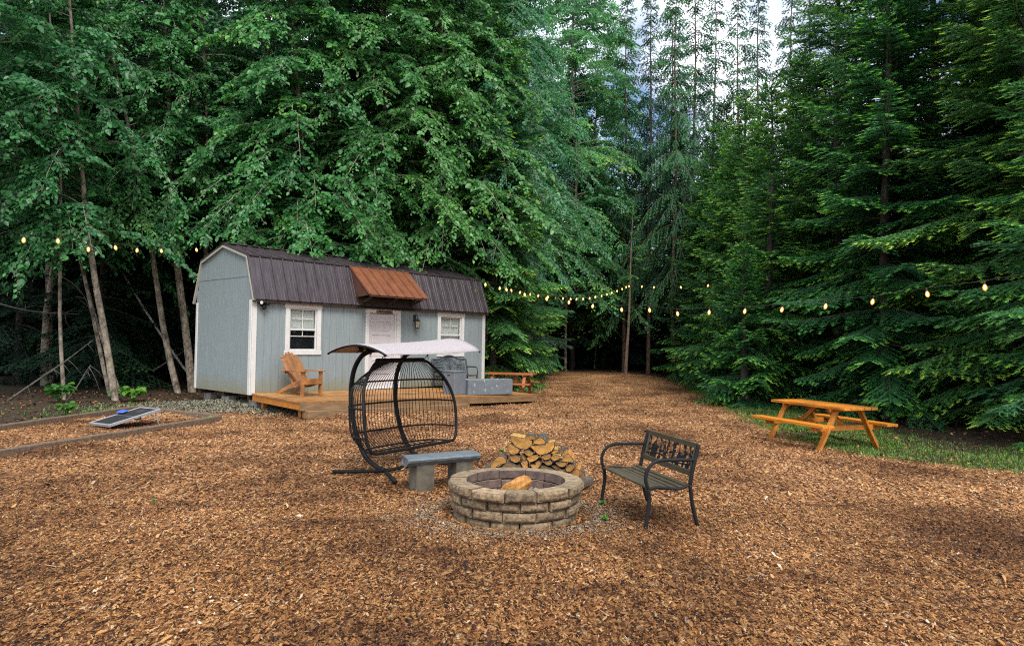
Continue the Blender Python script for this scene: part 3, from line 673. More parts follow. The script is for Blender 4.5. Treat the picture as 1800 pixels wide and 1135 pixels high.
for k in range(7):
    x = (k-3)*.083; ht = .90-.022*(k-3)**2; a = Vector((x*.88, .36, .26)); dd = Vector((x*.13/.9, .50, .80)).normalized()
    w_ = .078; sx = Vector((1, 0, 0)); q = []
    for u, v in ((-.42, 0), (.42, 0), (.5, .8), (.5, .93), (.25, 1), (-.25, 1), (-.5, .93), (-.5, .8)): q.append(a+dd*ht*v+sx*w_*u)
    nn = sx.cross(dd); bk.prism(q, nn*.02)
bk.build('backrest', adiron, ch, bevel=.004)
MB().box((0, .565, .56), (2*hw+.12, .03, .07), rx=-.5).box((0, .775, .90), (2*hw, .024, .05), rx=-.5).build('back_rail', adiron, ch, bevel=.004)

# ------------------------------------------------------------------ garden bench maker (local: long axis x, front -y)
def bench_frame(t, L, mat, arch=0.0, flat_arm=False, r=.019, top=.86):
    for s_ in (-1, 1):
        x = s_*L/2
        MB().tube(arc([(x, -.26, 0), (x, -.245, .12), (x, -.225, .26), (x, -.235, .37)]), r, 10).build('leg', mat, t, smooth=True)
        MB().tube(arc([(x, .29, 0), (x, .235, .2), (x, .205, .40)]), r, 10).build('leg', mat, t, smooth=True)
        MB().tube(arc([(x, .205, .40), (x, .235, .55), (x, .215+.105*(top-.42)/.44-.005, top)]), r*1.05, 10).build('back_post', mat, t, smooth=True)
        if flat_arm: pa = [(x, -.235, .37), (x, -.26, .5), (x, -.235, .60), (x, -.17, .64), (x, .05, .64), (x, .255, .64)]
        else: pa = [(x, -.235, .37), (x, -.265, .47), (x, -.235, .57), (x, -.14, .635), (x, .05, .64), (x, .25, .635)]
        MB().tube(arc(pa), r*.9, 10).build('armrest', mat, t, smooth=True)
        MB().tube(arc([(x, -.235, .37), (x, -.15, .385), (x, 0, .37), (x, .1, .365), (x, .205, .40)]), r*.85, 8).build('seat_rail', mat, t, smooth=True)
B1, B2 = at(1060, 883), at(1135, 929); Bb1, Bb2 = at(1131, 881), at(1221, 925)
ctr = (B1+B2+Bb1+Bb2)/4; ax = (B2-B1)+(Bb2-Bb1); bl = np.linalg.norm(ax)/2; ang = math.atan2(ax[1], ax[0])
ctr[2] = gz(ctr[0], ctr[1])
bn = thing('park_bench', 'dark tube framed bench with olive slats and cut out picture back beside fire pit', 'bench', ctr, ang)
bench_frame(bn, bl, bench_tube, top=.785)
sl_ = MB(); n = 7
for k in range(n):
    y = -.225+k*.068; z = .385-.02*math.sin(math.pi*k/(n-1))
    sl_.box((0, y, z), (bl-.03, .052, .02))
sl_.build('seat', olive_paint, bn, bevel=.003)
Pk = lambda x, s, z: (x, .215+.105*((z-.42)/.44)+s, z)       # point on the leaning back plane
fr = MB()
for z, h in ((.765, .05), (.50, .055)):
    fr.beam(Pk(-bl/2+.015, 0, z), Pk(bl/2-.015, 0, z), .025, h)
fr.build('back_rail', olive_paint, bn, bevel=.003)
R = random.Random(4); pn = MB()
zb, zt = .528, .742
for k in range(17):                                   # cast scene: stems, branches, leaves and an animal shape
    x = -bl/2+.06+k*(bl-.12)/16+R.uniform(-.02, .02)
    if k % 3 == 2: hz = R.uniform(.58, .70)
    else: hz = zt
    x2 = x+R.uniform(-.05, .05); xm = (x+x2)/2+R.uniform(-.025, .025)
    pn.tube([Pk(x, 0, zb-.01), Pk(xm, .004, (zb+hz)/2), Pk(x2, 0, hz)], R.uniform(.004, .007), 6)
    for j in range(5):
        u = R.uniform(.15, 1); px_, pz_ = x+(x2-x)*u, zb+(hz-zb)*u; a = R.uniform(0, 6.28); l = R.uniform(.025, .055)
        q = [(px_+l*c*math.cos(a)-l*.32*s2*math.sin(a), pz_+l*c*math.sin(a)+l*.32*s2*math.cos(a)) for c, s2 in ((0, 0), (.35, .8), (.7, .8), (1, 0), (.7, -.8), (.35, -.8))]
        q = [(min(max(a_, -bl/2+.03), bl/2-.03), min(max(b_, zb), zt)) for a_, b_ in q]
        pn.prism([Pk(a_, -.006, b_) for a_, b_ in q], (0, .009, -.002))
elk = [(0, 0), (.01, .07), (.0, .1), (.03, .125), (.10, .12), (.135, .125), (.155, .16), (.15, .185), (.175, .175), (.205, .155), (.20, .14), (.18, .135), (.165, .09), (.16, .0), (.15, 0), (.14, .06), (.12, .065), (.05, .062), (.035, .05), (.03, 0), (.02, 0), (.018, .05), (.012, 0)]
for ox, oz, sc in ((bl*.17, zb, .9), (-bl*.36, zb, .75)): pn.prism([Pk(ox+x*sc, -.008, oz+z*sc) for x, z in elk], (0, .012, -.003))
pn.tube(arc([Pk(-bl/2+.03, 0, zb+.02), Pk(-.2, 0, zb+.05), Pk(.1, 0, zb+.02), Pk(bl/2-.03, 0, zb+.05)]), .009, 6)
pn.build('back_panel', bench_tube, bn)
for s_ in (-1, 1): fr = MB().beam(Pk(s_*(bl/2-.045), 0, .50), Pk(s_*(bl/2-.045), 0, .765), .03, .022, up=(0, 1, 0)).build('back_stile', olive_paint, bn, bevel=.003)

# porch bench with arched scroll back
a0, b0_ = 6.25, -.42; p = shed_pt(a0, b0_, deck_z(a0, b0_))
pb = thing('scroll_bench', 'blue black metal bench with arched scrollwork back against the shed wall', 'bench', p, TH-rad(4))
L = 1.30; bench_frame(pb, L, porch_metal, flat_arm=True, r=.022)
s2 = MB()
for k in range(7): s2.box((0, -.225+k*.068, .385), (L-.03, .05, .02))
s2.build('seat', porch_metal, pb)
ft = MB()
top = [Pk(x, 0, .86+.11*max(0, 1-(x/.34)**2)**.9) for x in np.linspace(-L/2, L/2, 33)]
ft.tube(top, .024, 8); ft.beam(Pk(-L/2, 0, .50), Pk(L/2, 0, .50), .03, .05); ft.build('back_frame', porch_metal, pb)
sc_ = MB()
def spiral(cx, cz, r0, turns, a0_, sgn):
    return [Pk(cx+sgn*r0*(1-k/22)*math.cos(a0_+turns*2*math.pi*k/22), 0, cz+r0*(1-k/22)*math.sin(a0_+turns*2*math.pi*k/22)) for k in range(21)]
for sgn in (-1, 1):
    for cx, cz, r0, a_ in ((.53, .75, .085, 1.0), (.53, .60, .075, 4.0), (.37, .68, .085, 2.5), (.24, .78, .07, .5), (.24, .59, .07, 5.0), (.10, .83, .055, 1.0), (.42, .57, .05, 0), (.42, .80, .045, 3), (.09, .62, .06, 2)):
        sc_.tube(spiral(sgn*cx, cz, r0, 1.35, a_, sgn), .009, 6)
    sc_.tube(arc([Pk(0, 0, .53), Pk(sgn*.10, 0, .70), Pk(sgn*.30, 0, .70), Pk(sgn*.62, 0, .70)]), .009, 6)
    sc_.tube(arc([Pk(0, 0, .53), Pk(sgn*.05, 0, .75), Pk(sgn*.16, 0, .9)]), .009, 6)
sc_.tube([Pk(0, 0, .51), Pk(0, 0, .95)], .01, 6)
sc_.build('scroll_panel', porch_metal, pb)

# square fire table column
p = shed_pt(4.86, -1.87, deck_z(4.86, -1.87))
ft_ = thing('tank_box', 'grey painted square box with a slot handle on the deck front', 'box', p, TH)
MB().box((0, 0, .30), (.44, .44, .60)).build('body', gray_paint, ft_, bevel=.008)
MB().box((0, 0, .617), (.47, .47, .03)).build('lid', gray_paint, ft_, bevel=.006)
MB().box((-.222, .0, .52), (.006, .10, .035)).build('slot', dark_inside, ft_)
MB().box((.02, 0, .0), (.3, .42, .02)).build('base', black_metal, ft_)
# planter
pa, pb_ = at(823, 694, .30), at(901, 693, .285)
ang = math.atan2(pb_[1]-pa[1], pb_[0]-pa[0]); L = np.linalg.norm((pb_-pa)[:2]); mid = (pa+pb_)/2+.2*np.array([-math.sin(ang), math.cos(ang), 0])
pl = thing('planter_box', 'long chipped slate grey box standing on the deck edge', 'planter', (mid[0], mid[1], .29), ang)
bx = MB()
bx.box((0, -.19, .21), (L, .03, .42)).box((0, .19, .21), (L, .03, .42)).box((-L/2+.015, 0, .21), (.03, .35, .42)).box((L/2-.015, 0, .21), (.03, .35, .42))
bx.build('side_panel', chipped, pl, bevel=.012)
MB().box((0, 0, .40), (L-.06, .35, .02)).build('top', chipped, pl)

# ------------------------------------------------------------------ picnic tables (local: long axis x)
def picnic(loc, rz, label, L=1.78, mat=cedar_x, legm=cedar, hs=1.0, topw=.74, seat_out=.70):
    t = thing('picnic_table', label, 'picnic table', loc, rz, None)
    tp = MB()
    for k in range(5): tp.box((0, (k-2)*topw/5, .72), (L, topw/5-.012, .045))
    tp.build('tabletop', mat, t, bevel=.004)
    for s_ in (-1, 1):
        se = MB()
        for k in (0, 1): se.box((0, s_*(seat_out-.065+.125*k-.0), .43), (L, .118, .045))
        se.build('seat', mat, t, bevel=.004)
    for sx in (-1, 1):
        x = sx*(L/2-.28)
        for s_ in (-1, 1):
            MB().beam((x, s_*.66, -.02), (x, s_*.24, .70), .045, .10, up=(1, 0, 0)).build('leg', legm, t, bevel=.004)
        MB().beam((x+sx*-.042, -.76, .37), (x+sx*-.042, .76, .37), .04, .09).build('seat_beam', legm, t, bevel=.004)
        MB().beam((x+sx*-.042, -.36, .675), (x+sx*-.042, .36, .675), .04, .05).build('top_cleat', legm, t, bevel=.004)
        MB().beam((x-sx*.07, 0, .35), (x-sx*.48, 0, .67), .045, .08).build('brace', legm, t, bevel=.004)
    return t
picnic((5.62, 12.38, gz(5.62, 12.38)-.01), math.atan2(-.94, .33), 'orange stained wooden picnic table on the grass edge at the right of the clearing')
picnic((-.02, 22.3, gz(0, 22.3)), rad(-14), 'orange stained wooden picnic table behind the grey planter at the shed end', 1.62, M('cedar_red_x', (.42, .13, .03), .5, 0, .3, 3, .12, 14, (1, 14, 10)), cedar_red)
# ------------------------------------------------------------------ hanging egg swing (local: x along its length, -y... front is +y)
J1, J2 = at(674, 835), at(755, 819); O_ = (J1+J2)/2
E1 = np.array([.55, .835, 0]); E1 /= np.linalg.norm(E1)
sw = thing('egg_swing', 'black two seat wicker egg swing with pale canopy standing on wood chips', 'swing chair', (O_[0], O_[1], gz(O_[0], O_[1])), math.atan2(E1[1], E1[0]))
# local coordinates: (e1, -e2, z)   with e2 pointing to the front (towards the fire pit)
S_ = lambda a, b, z: (a, -b, z)
prof = [(0, .05), (-.16, .085), (-.36, .20), (-.53, .46), (-.63, .80), (-.65, 1.05), (-.61, 1.30), (-.50, 1.48), (-.36, 1.565), (-.18, 1.61), (-.03, 1.615)]
for e in (-.43, .43):
    MB().tube(arc([S_(e, b, z) for b, z in prof], 5), .032, 10, flat=1.0).build('post', black_metal, sw, smooth=True)
    MB().tube(arc([S_(e, -.04, 1.62), S_(e, -.045, 1.58), S_(e, -.05, 1.53)], 3), .016, 8).tube([S_(e, -.05, 1.53), S_(e+.06, -.09, 1.47)], .006, 6).tube([S_(e, -.05, 1.53), S_(e-.03, -.09, 1.47)], .006, 6).build('hanging_spring', black_metal, sw)
MB().tube([S_(-.43, 0, .045), S_(.43, 0, .045)], .024, 8).build('base_bar', black_metal, sw, smooth=True)
for s_, (ax_, bx_) in ((-1, (-.40, -.53)), (-1, (-.36, .52)), (1, (.36, -.52)), (1, (.16, .48))):
    MB().tube([S_(s_*.43, 0, .045), S_(s_*.43+ax_, bx_, .03)], .024, 8).build('base_foot', black_metal, sw, smooth=True)
# basket
LV = [(1.455, .50, -.13, .04), (1.17, .80, -.02, .40), (.87, .90, .07, .54), (.51, .89, .12, .54), (.315, .76, .15, .40)]   # z, half width, front offset, depth
def spt(lv, u, k=.55):
    z, W_, f0, D_ = lv; c, s_ = math.cos(u), math.sin(u)
    return S_(W_*math.copysign(abs(c)**k, c), f0-D_*abs(s_)**.75, z)
us = np.linspace(0, math.pi, 33)
side = lambda s_: arc([S_(s_*.44, -.13, 1.455), S_(s_*.56, -.11, 1.40), S_(s_*.80, -.02, 1.17), S_(s_*.90, .07, .87), S_(s_*.89, .12, .51), S_(s_*.82, .15, .345), S_(s_*.70, .155, .315)], 6)
MB().tube(side(-1)+side(1)[::-1], .021, 8, closed=True).build('front_frame', black_metal, sw, smooth=True)
MB().tube([S_(-.46, -.16, 1.46), S_(.46, -.16, 1.46)], .03, 8).build('top_bar', black_metal, sw, smooth=True)
rb = MB()
for lv in LV[1:]: rb.tube([spt(lv, u) for u in us], .0125, 6)
rb.build('basket_ring', black_metal, sw, smooth=True)
wr = MB()
Q_ = [np.array(spt(LV[2], u)) for u in np.linspace(0, math.pi, 400)]
cl = np.concatenate([[0], np.cumsum([np.linalg.norm(b_-a_) for a_, b_ in zip(Q_, Q_[1:])])]); cl /= cl[-1]
for k in range(1, 44):
    u = float(np.interp(k/44, cl, np.linspace(0, math.pi, 400))); f = k/44
    tp = S_(.46*(1-2*f), -.165, 1.455)
    ctl = [tp]+[spt(lv, u) for lv in LV[1:]]
    wr.tube(arc(ctl, 4), .0046, 4, cap=False)
wr.build('wicker_strands', black_metal, sw)
se = MB()
for k in range(15):
    x = -.68+1.36*k/14; d_ = .38*(1-abs(x/.76)**3); se.tube([S_(x, .15, .315), S_(x, .15-d_*.5, .285), S_(x, .15-d_, .315)], .006, 5)
for b_ in (.05, -.1): se.tube([S_(-.66, b_, .295), S_(.66, b_, .295)], .010, 6)
se.build('seat_base', black_metal, sw)
# canopy: an arched cloth on a light frame, higher at the far end
def cnp(a, b):
    f = (b+.59)/1.02; zc = 1.572+.02*a+(.142+.03*a)*math.sin(math.pi*f)**.85-.018*math.cos((a-.05)/.95*math.pi/2)
    return Vector(S_(a, b, zc))
ns, nw = 20, 14; vs = []; fs = []
for i in range(ns+1):
    a = -.90+1.92*i/ns
    for j in range(nw+1): vs.append(cnp(a, -.59+1.02*j/nw))
for i in range(ns):
    for j in range(nw): q = i*(nw+1)+j; fs.append((q, q+1, q+nw+2, q+nw+1))
cm = MB().add(vs, fs); cob = cm.build('canopy', [canvas, canvas_under], sw, smooth=True)
so_ = cob.modifiers.new('cloth', 'SOLIDIFY'); so_.thickness = .006; so_.offset = 1; so_.material_offset = 0
def cloth_side():
    m, t, b = nodes('canopy_cloth'); L = t.links.new
    g = nd(t, 'ShaderNodeTexCoord'); n = nd(t, 'ShaderNodeTexNoise', Scale=70, Detail=3); L(g.outputs['Object'], n.inputs['Vector'])
    r = ramp(t, [(.38, (.32, .30, .31)), (.6, (.45, .42, .435))]); L(n.outputs['Fac'], r.inputs['Fac']); L(r.outputs['Color'], b.inputs['Base Color']); b.inputs['Roughness'].default_value = .9
    tr = nd(t, 'ShaderNodeBsdfTranslucent'); tr.inputs['Color'].default_value = (.62, .36, .22, 1); ms = nd(t, 'ShaderNodeMixShader'); ms.inputs[0].default_value = .22
    L(b.outputs[0], ms.inputs[1]); L(tr.outputs[0], ms.inputs[2]); L(ms.outputs[0], t.nodes['Material Output'].inputs['Surface']); return m
cob.data.materials.clear(); cob.data.materials.append(cloth_side())
cf = MB()
for a in (-.90, 1.02): cf.tube([cnp(a, -.59+1.02*j/nw)-Vector((0, 0, .012)) for j in range(nw+1)], .014, 8)
for a in (-.43, .43): cf.tube([cnp(a, -.56+.96*j/nw)-Vector((0, 0, .014)) for j in range(nw+1)], .008, 6)
cf.build('canopy_frame', black_metal, sw, smooth=True)
hb = MB()
for a in (-.62, -.30, .30): hb.tube([cnp(a, -.35)-Vector((0, 0, .01)), Vector(S_(-.43 if a < 0 else .43, -.22, 1.64))], .012, 6)
hb.lathe([(.005, -.03), (.03, -.02), (.03, .02), (.005, .03)], S_(-.60, -.30, 1.60), 8).lathe([(.005, -.03), (.028, -.02), (.028, .02), (.005, .03)], S_(-.52, -.26, 1.595), 8)
hb.build('canopy_clamp', black_metal, sw)

# ------------------------------------------------------------------ fire pit of dry laid blocks
PX, PY = .065, 7.02; PZ = gz(PX, PY)
fp = thing('fire_pit', 'round tan stone block fire ring with fired inner faces in the wood chips', 'fire pit', (PX, PY, PZ))
R = random.Random(7)
def ring_block(r0, r1, a0, a1, z0, z1, mats, seed, rough=.0045):
    """wedge block with a split, uneven outer face"""
    Rr = random.Random(seed); nu, nv = 8, 4; mb = MB(); g = []
    for j in range(nv+1):
        for i in range(nu+1):
            u = i/nu; v = j/nv; a = a0+(a1-a0)*u
            e = min(u, 1-u, v*.8, (1-v)*.8); cut = .020*max(0, 1-e/.16)**1.5
            r = r1-cut+(Rr.uniform(-1, 1)*rough if 0 < i < nu and 0 < j < nv else Rr.uniform(-.4, .3)*rough)
            g.append((r*math.cos(a), r*math.sin(a), z0+(z1-z0)*v))
    mb.add(g, [(j*(nu+1)+i, j*(nu+1)+i+1, (j+1)*(nu+1)+i+1, (j+1)*(nu+1)+i) for j in range(nv) for i in range(nu)], 0)
    # inner face
    gi = [(r0*math.cos(a0+(a1-a0)*i/nu), r0*math.sin(a0+(a1-a0)*i/nu), z) for z in (z0, z1) for i in range(nu+1)]
    mb.add(gi, [(i+1, i, nu+1+i, nu+2+i) for i in range(nu)], 2)
    top = [g[nv*(nu+1)+i] for i in range(nu+1)]+[gi[nu+1+i] for i in range(nu+1)]
    mb.add(top, [(i, i+1, nu+2+i, nu+1+i) for i in range(nu)], 1)
    bot = [g[i] for i in range(nu+1)]+[gi[i] for i in range(nu+1)]
    mb.add(bot, [(i+1, i, nu+1+i, nu+2+i) for i in range(nu)], 0)
    for i in (0, nu):
        pts = [g[j*(nu+1)+i] for j in range(nv+1)]; poly = pts+[gi[nu+1+i], gi[i]]
        mb.add(poly, [tuple(range(len(poly))) if i else tuple(range(len(poly)-1, -1, -1))], 0)
    return mb
courses = [(-.04, .060, .64), (.065, .157, .655), (.162, .251, .66), (.256, .352, .69)]
kk = 0
for ci, (z0, z1, r1) in enumerate(courses):
    nblk = 13 if ci < 3 else 12; a = (.13+.5*(ci % 2))*2*math.pi/nblk-math.pi/2-(.03 if ci == 3 else 0)
    wd = [R.choice([1, 1, 1.12, .9, .62 if ci in (1, 2) else 1]) for _ in range(nblk)]; tot = sum(wd)
    for w_ in wd:
        da = 2*math.pi*w_/tot; gap = .016 if R.random() < .75 else .032
        if ci == 3 and kk == 38: gap = .05
        o = ring_block(r1-(.165 if ci < 3 else .185), r1+R.uniform(-.02, .016), a+gap/2, a+da-gap/2, z0+R.uniform(0, .004), z1+R.uniform(-.012, 0), None, kk).build('block', [stone_tan, stone_top, stone_in], fp, bevel=.005)
        a += da; kk += 1
ab = MB(); n = 22
vs = [(0, 0, .19)]; fs = []
for j in range(1, 5):
    for i in range(n): vs.append((j/4*.45*math.cos(2*math.pi*i/n), j/4*.45*math.sin(2*math.pi*i/n), .19-.03*j+R.uniform(-.015, .02)))
for i in range(n): fs.append((0, 1+i, 1+(i+1) % n))
for j in range(3):
    for i in range(n): fs.append((1+j*n+i, 1+(j+1)*n+i, 1+(j+1)*n+(i+1) % n, 1+j*n+(i+1) % n))
tag(MB().add(vs, fs).build('ash_bed', ash), 'grey pink ash heaped on the floor inside the fire ring', 'ash', kind='stuff').location = (PX, PY, PZ)
# ash stones inside
am = MB()
for k in range(26):
    a = R.uniform(-.6, 1.0); r = R.uniform(.05, .33); s_ = R.uniform(.02, .045); am.box((.08+r*math.cos(a), .12+r*math.sin(a)*.7, .20-.12*r+R.uniform(0, .035)), (s_, s_*R.uniform(.6, 1), s_*.7), R.uniform(0, 3), R.uniform(-.5, .5))
ash_o = am.build('charred_rubble', ash); ash_o.location = (PX, PY, PZ); tag(ash_o, 'crumbled pink grey ash lumps heaped beside the log in the fire ring', 'ash lumps', kind='stuff')
def log_mesh(poly, d, seed=0, bow=.0):
    """log pushed back along d from a traced end; long faces: bark on curved part, split wood on straight ones"""
    n = len(poly); d = Vector(d); Rr = random.Random(seed); mb = MB(); K = 5
    c = sum((Vector(p) for p in poly), Vector())/n; rings = []
    for k in range(K+1):
        s = 1-.10*k/K if k else 1; rings.append([c+(Vector(p)-c)*s+d*(k/K)+Vector((Rr.uniform(-1, 1), 0, Rr.uniform(-1, 1)))*(.004 if 0 < k < K else 0) for p in poly])
    vs = [p for g in rings for p in g]
    mb.v = [tuple(p) for p in vs]
    L = [(Vector(poly[(i+1) % n])-Vector(poly[i])).length for i in range(n)]; per = sum(L)
    for k in range(K):
        for i in range(n):
            j = (i+1) % n
            nz = (Vector(poly[j])-Vector(poly[i]))
            q_ = (Vector(poly[j])+Vector(poly[i]))/2-c; nn = d.cross(nz)
            if nn.dot(q_) < 0: nn = -nn
            split = nn.normalized().z > .45
            mb.f.append((k*n+i, k*n+j, (k+1)*n+j, (k+1)*n+i)); mb.mi.append(1 if split else 2)
    b0 = len(mb.v); dn = d.normalized()
    for p in poly:                                     # bark shows as a thin rim round the sawn end
        v = Vector(p)-c; mb.v.append(tuple(c+v*max(.5, 1-.008/max(v.length, .01))-dn*.0015))
    for i in range(n): j = (i+1) % n; mb.f.append((j, i, b0+i, b0+j)); mb.mi.append(3)
    mb.f.append(tuple(b0+i for i in range(n-1, -1, -1))); mb.mi.append(0); mb.f.append(tuple(K*n+i for i in range(n))); mb.mi.append(0)
    return mb
def recentre(o, c):
    c = Vector(c); me = o.data
    for v in me.vertices: v.co -= c
    o.location = c
# log burning place: one split log resting in the ring
lp = [(-.09, 0, -.02), (-.085, 0, .035), (-.05, 0, .08), (0, 0, .095), (.055, 0, .08), (.088, 0, .03), (.08, 0, -.03), (0, 0, -.045)]
lg = log_mesh(lp, (.15, .26, .03), 3).build('firewood_log', [log_end, log_orange, log_orange, log_orange])
lg.location = (PX-.06, PY-.12, PZ+.245); tag(lg, 'fresh orange split log lying alone inside the fire ring', 'log')
# ------------------------------------------------------------------ firewood pile (outlines in a 1746 wide crop of the photo, then given depth and length)
CR = .114548
def cpx(x, y): return 850+x*CR, 740+y*CR
LOGS = [
 ('large split log with a bright yellow top, crowning the woodpile', [(405, 215), (520, 240), (645, 265), (750, 295), (745, 370), (690, 420), (640, 440), (560, 430), (480, 380), (425, 310)], .10, 'y'),
 ('small half round log lying topmost on the woodpile', [(632, 280), (640, 240), (680, 210), (730, 205), (780, 225), (803, 262), (795, 280), (720, 288)], .10, 0),
 ('half round log flat side down, just right of the topmost small log', [(760, 345), (770, 300), (830, 255), (890, 250), (935, 280), (958, 330), (940, 350), (850, 360)], .08, 0),
 ('widest half round log, flat side up, right of the yellow topped log', [(715, 390), (850, 365), (960, 360), (1000, 330), (1095, 315), (1090, 400), (1050, 460), (980, 500), (900, 520), (830, 510), (760, 440)], .06, 'y'),
 ('pale half log tilted under the left side of the yellow topped log', [(355, 390), (395, 335), (470, 375), (560, 445), (535, 490), (480, 515), (420, 510), (375, 460)], .08, 0),
 ('half log wedged directly below the yellow topped log', [(605, 460), (700, 440), (775, 490), (750, 530), (690, 545), (640, 515)], .05, 0),
 ('narrow dark log squeezed between two half logs at mid pile', [(572, 520), (610, 500), (650, 540), (660, 600), (620, 605), (585, 570)], .09, 0),
 ('half round log below the pale tilted log, left of mid pile', [(395, 540), (480, 525), (565, 545), (570, 590), (530, 635), (470, 640), (410, 600)], .05, 0),
 ('flat topped half log in the middle of the pile', [(655, 570), (700, 540), (830, 530), (850, 560), (800, 605), (740, 630), (690, 620)], .03, 'y'),
 ('upright wedge log standing below the flat topped middle log', [(565, 640), (590, 610), (670, 600), (685, 640), (680, 680), (695, 740), (650, 745), (600, 710)], .02, 0),
 ('dark barked half log right of the upright wedge log', [(705, 670), (800, 650), (795, 625), (870, 615), (890, 650), (860, 705), (800, 740), (750, 725)], .02, 0),
 ('big half round log leaning out at the left end of the pile', [(95, 740), (105, 680), (150, 590), (220, 535), (290, 530), (345, 570), (355, 620), (330, 645), (240, 672), (170, 720), (140, 750)], .02, 0),
 ('broad brown log low in the pile beside the left end log', [(265, 735), (290, 680), (350, 630), (420, 640), (500, 690), (510, 750), (400, 775), (300, 775)], .01, 'd'),
 ('low dark wedge log between the broad brown log and the upright wedge', [(490, 685), (550, 675), (610, 735), (600, 775), (520, 765)], .02, 'd'),
 ('half log with a radial crack, right of the flat topped middle log', [(875, 555), (920, 515), (1030, 505), (1040, 560), (1000, 595), (940, 600)], .04, 0),
 ('half log with a lit yellow upper face right of the cracked log', [(1025, 570), (1060, 500), (1120, 510), (1185, 535), (1170, 580), (1110, 612), (1060, 608)], .04, 'y'),
 ('small round bottomed log under the cracked log', [(920, 625), (1000, 610), (1025, 590), (1065, 640), (1040, 670), (1000, 685), (950, 665)], .03, 0),
 ('half log flat side up beneath the orange split log', [(1100, 640), (1180, 625), (1280, 620), (1280, 660), (1240, 702), (1200, 710), (1140, 685)], .03, 0),
 ('orange split log with its long bright face turned up at the right', [(1195, 615), (1225, 535), (1300, 490), (1375, 575), (1385, 635), (1290, 628)], .02, 'o'),
 ('greyish round log above the lowest right corner of the pile', [(1250, 740), (1270, 690), (1320, 660), (1380, 665), (1412, 695), (1370, 750), (1330, 785), (1270, 775)], .02, 0),
 ('tall wedge log with an orange side at the lowest right corner', [(1305, 880), (1350, 800), (1440, 725), (1480, 760), (1485, 830), (1450, 900), (1400, 918)], -.02, 'o'),
 ('round log with a split heart low on the right of the pile', [(1105, 800), (1120, 760), (1170, 740), (1230, 755), (1258, 795), (1250, 850), (1190, 860), (1125, 850)], .0, 0),
 ('olive brown slab log lying across the middle of the lowest row', [(850, 750), (880, 690), (960, 700), (1105, 760), (1095, 850), (930, 850), (850, 840)], .0, 'd'),
 ('dark end of a log hidden deep under the half logs at the right', [(1040, 690), (1110, 670), (1190, 715), (1175, 745), (1100, 740)], .06, 'd'),
 ('dim set back log above the orange split log', [(1150, 470), (1190, 420), (1230, 430), (1238, 470), (1200, 515), (1165, 505)], .16, 'd'),
 ('yellow faced log peeping out between the widest log and the set back log', [(1020, 495), (1080, 440), (1150, 430), (1155, 470), (1090, 500)], .08, 'y'),
 ('low log just above the rim behind the upright wedge', [(610, 775), (700, 748), (770, 765), (765, 850), (630, 850)], .02, 'd'),
 ('low dark log at the extreme left foot of the pile', [(90, 790), (120, 755), (250, 765), (262, 830), (110, 840)], .03, 'd'),
 ('weathered log set back behind the topmost logs', [(820, 215), (900, 205), (960, 260), (965, 320), (930, 345), (840, 260)], .22, 'd'),
]
NB = np.array([.12, 1.0, 0]); NB /= np.linalg.norm(NB); PILE = np.array([.3, 8.62, 0])
log_rim = M('log_rim', (.03, .02, .013), .9, 0, .4, 20, .3, 60)
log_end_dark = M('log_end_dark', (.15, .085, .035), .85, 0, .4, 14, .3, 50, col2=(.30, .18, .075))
for k, (lab, poly, dep, ty) in enumerate(LOGS):
    P = [on_plane(*cpx(x, y), PILE+NB*dep, NB) for x, y in poly]; c = sum(P)/len(P)
    ln = random.Random(k).uniform(.26, .34); dr = (NB+np.array([random.Random(k+50).uniform(-.1, .1), 0, 0]))*ln
    if ty == 'o': dr = np.array([.16, .9, .10])*ln
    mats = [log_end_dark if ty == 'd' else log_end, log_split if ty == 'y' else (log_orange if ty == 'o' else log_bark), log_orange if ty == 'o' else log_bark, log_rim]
    o = log_mesh([tuple(p) for p in P], tuple(dr), k).build('firewood_log', mats, bevel=.003); recentre(o, tuple(c))
    tag(o, lab, 'log', 'firewood stacked behind the fire pit')
# the hidden lower layer that carries the pile, partly behind the ring
for k in range(7):
    x = -.28+k*.19; y = 8.72-.11*k*.19
    MBm = [(x+.09*math.cos(a), y+.0, .085+.085*math.sin(a)) for a in np.linspace(0, 2*math.pi, 11)[:-1]]
    o = log_mesh(MBm, (.04, .38, 0), 90+k).build('firewood_log', [log_end_dark, log_bark, log_bark, log_rim]); recentre(o, (x, y, .085)); o.location.z += gz(x, y)
    tag(o, 'round log in the shaded bottom layer that carries the woodpile', 'log', 'bottom layer of the woodpile')
p0, p1 = at(1018, 855, .07), at(1036, 846, .07)
o = log_mesh([(p0[0]-.06+.075*math.cos(a), p0[1]-.02, .075+.072*math.sin(a)) for a in np.linspace(0, 2*math.pi, 13)[:-1]], (.20, .34, 0), 77).build('firewood_log', [log_end, log_bark, log_bark, log_rim]); recentre(o, (p0[0], p0[1], .07))
tag(o, 'grey barked round log lying on the chips right of the pile', 'log')

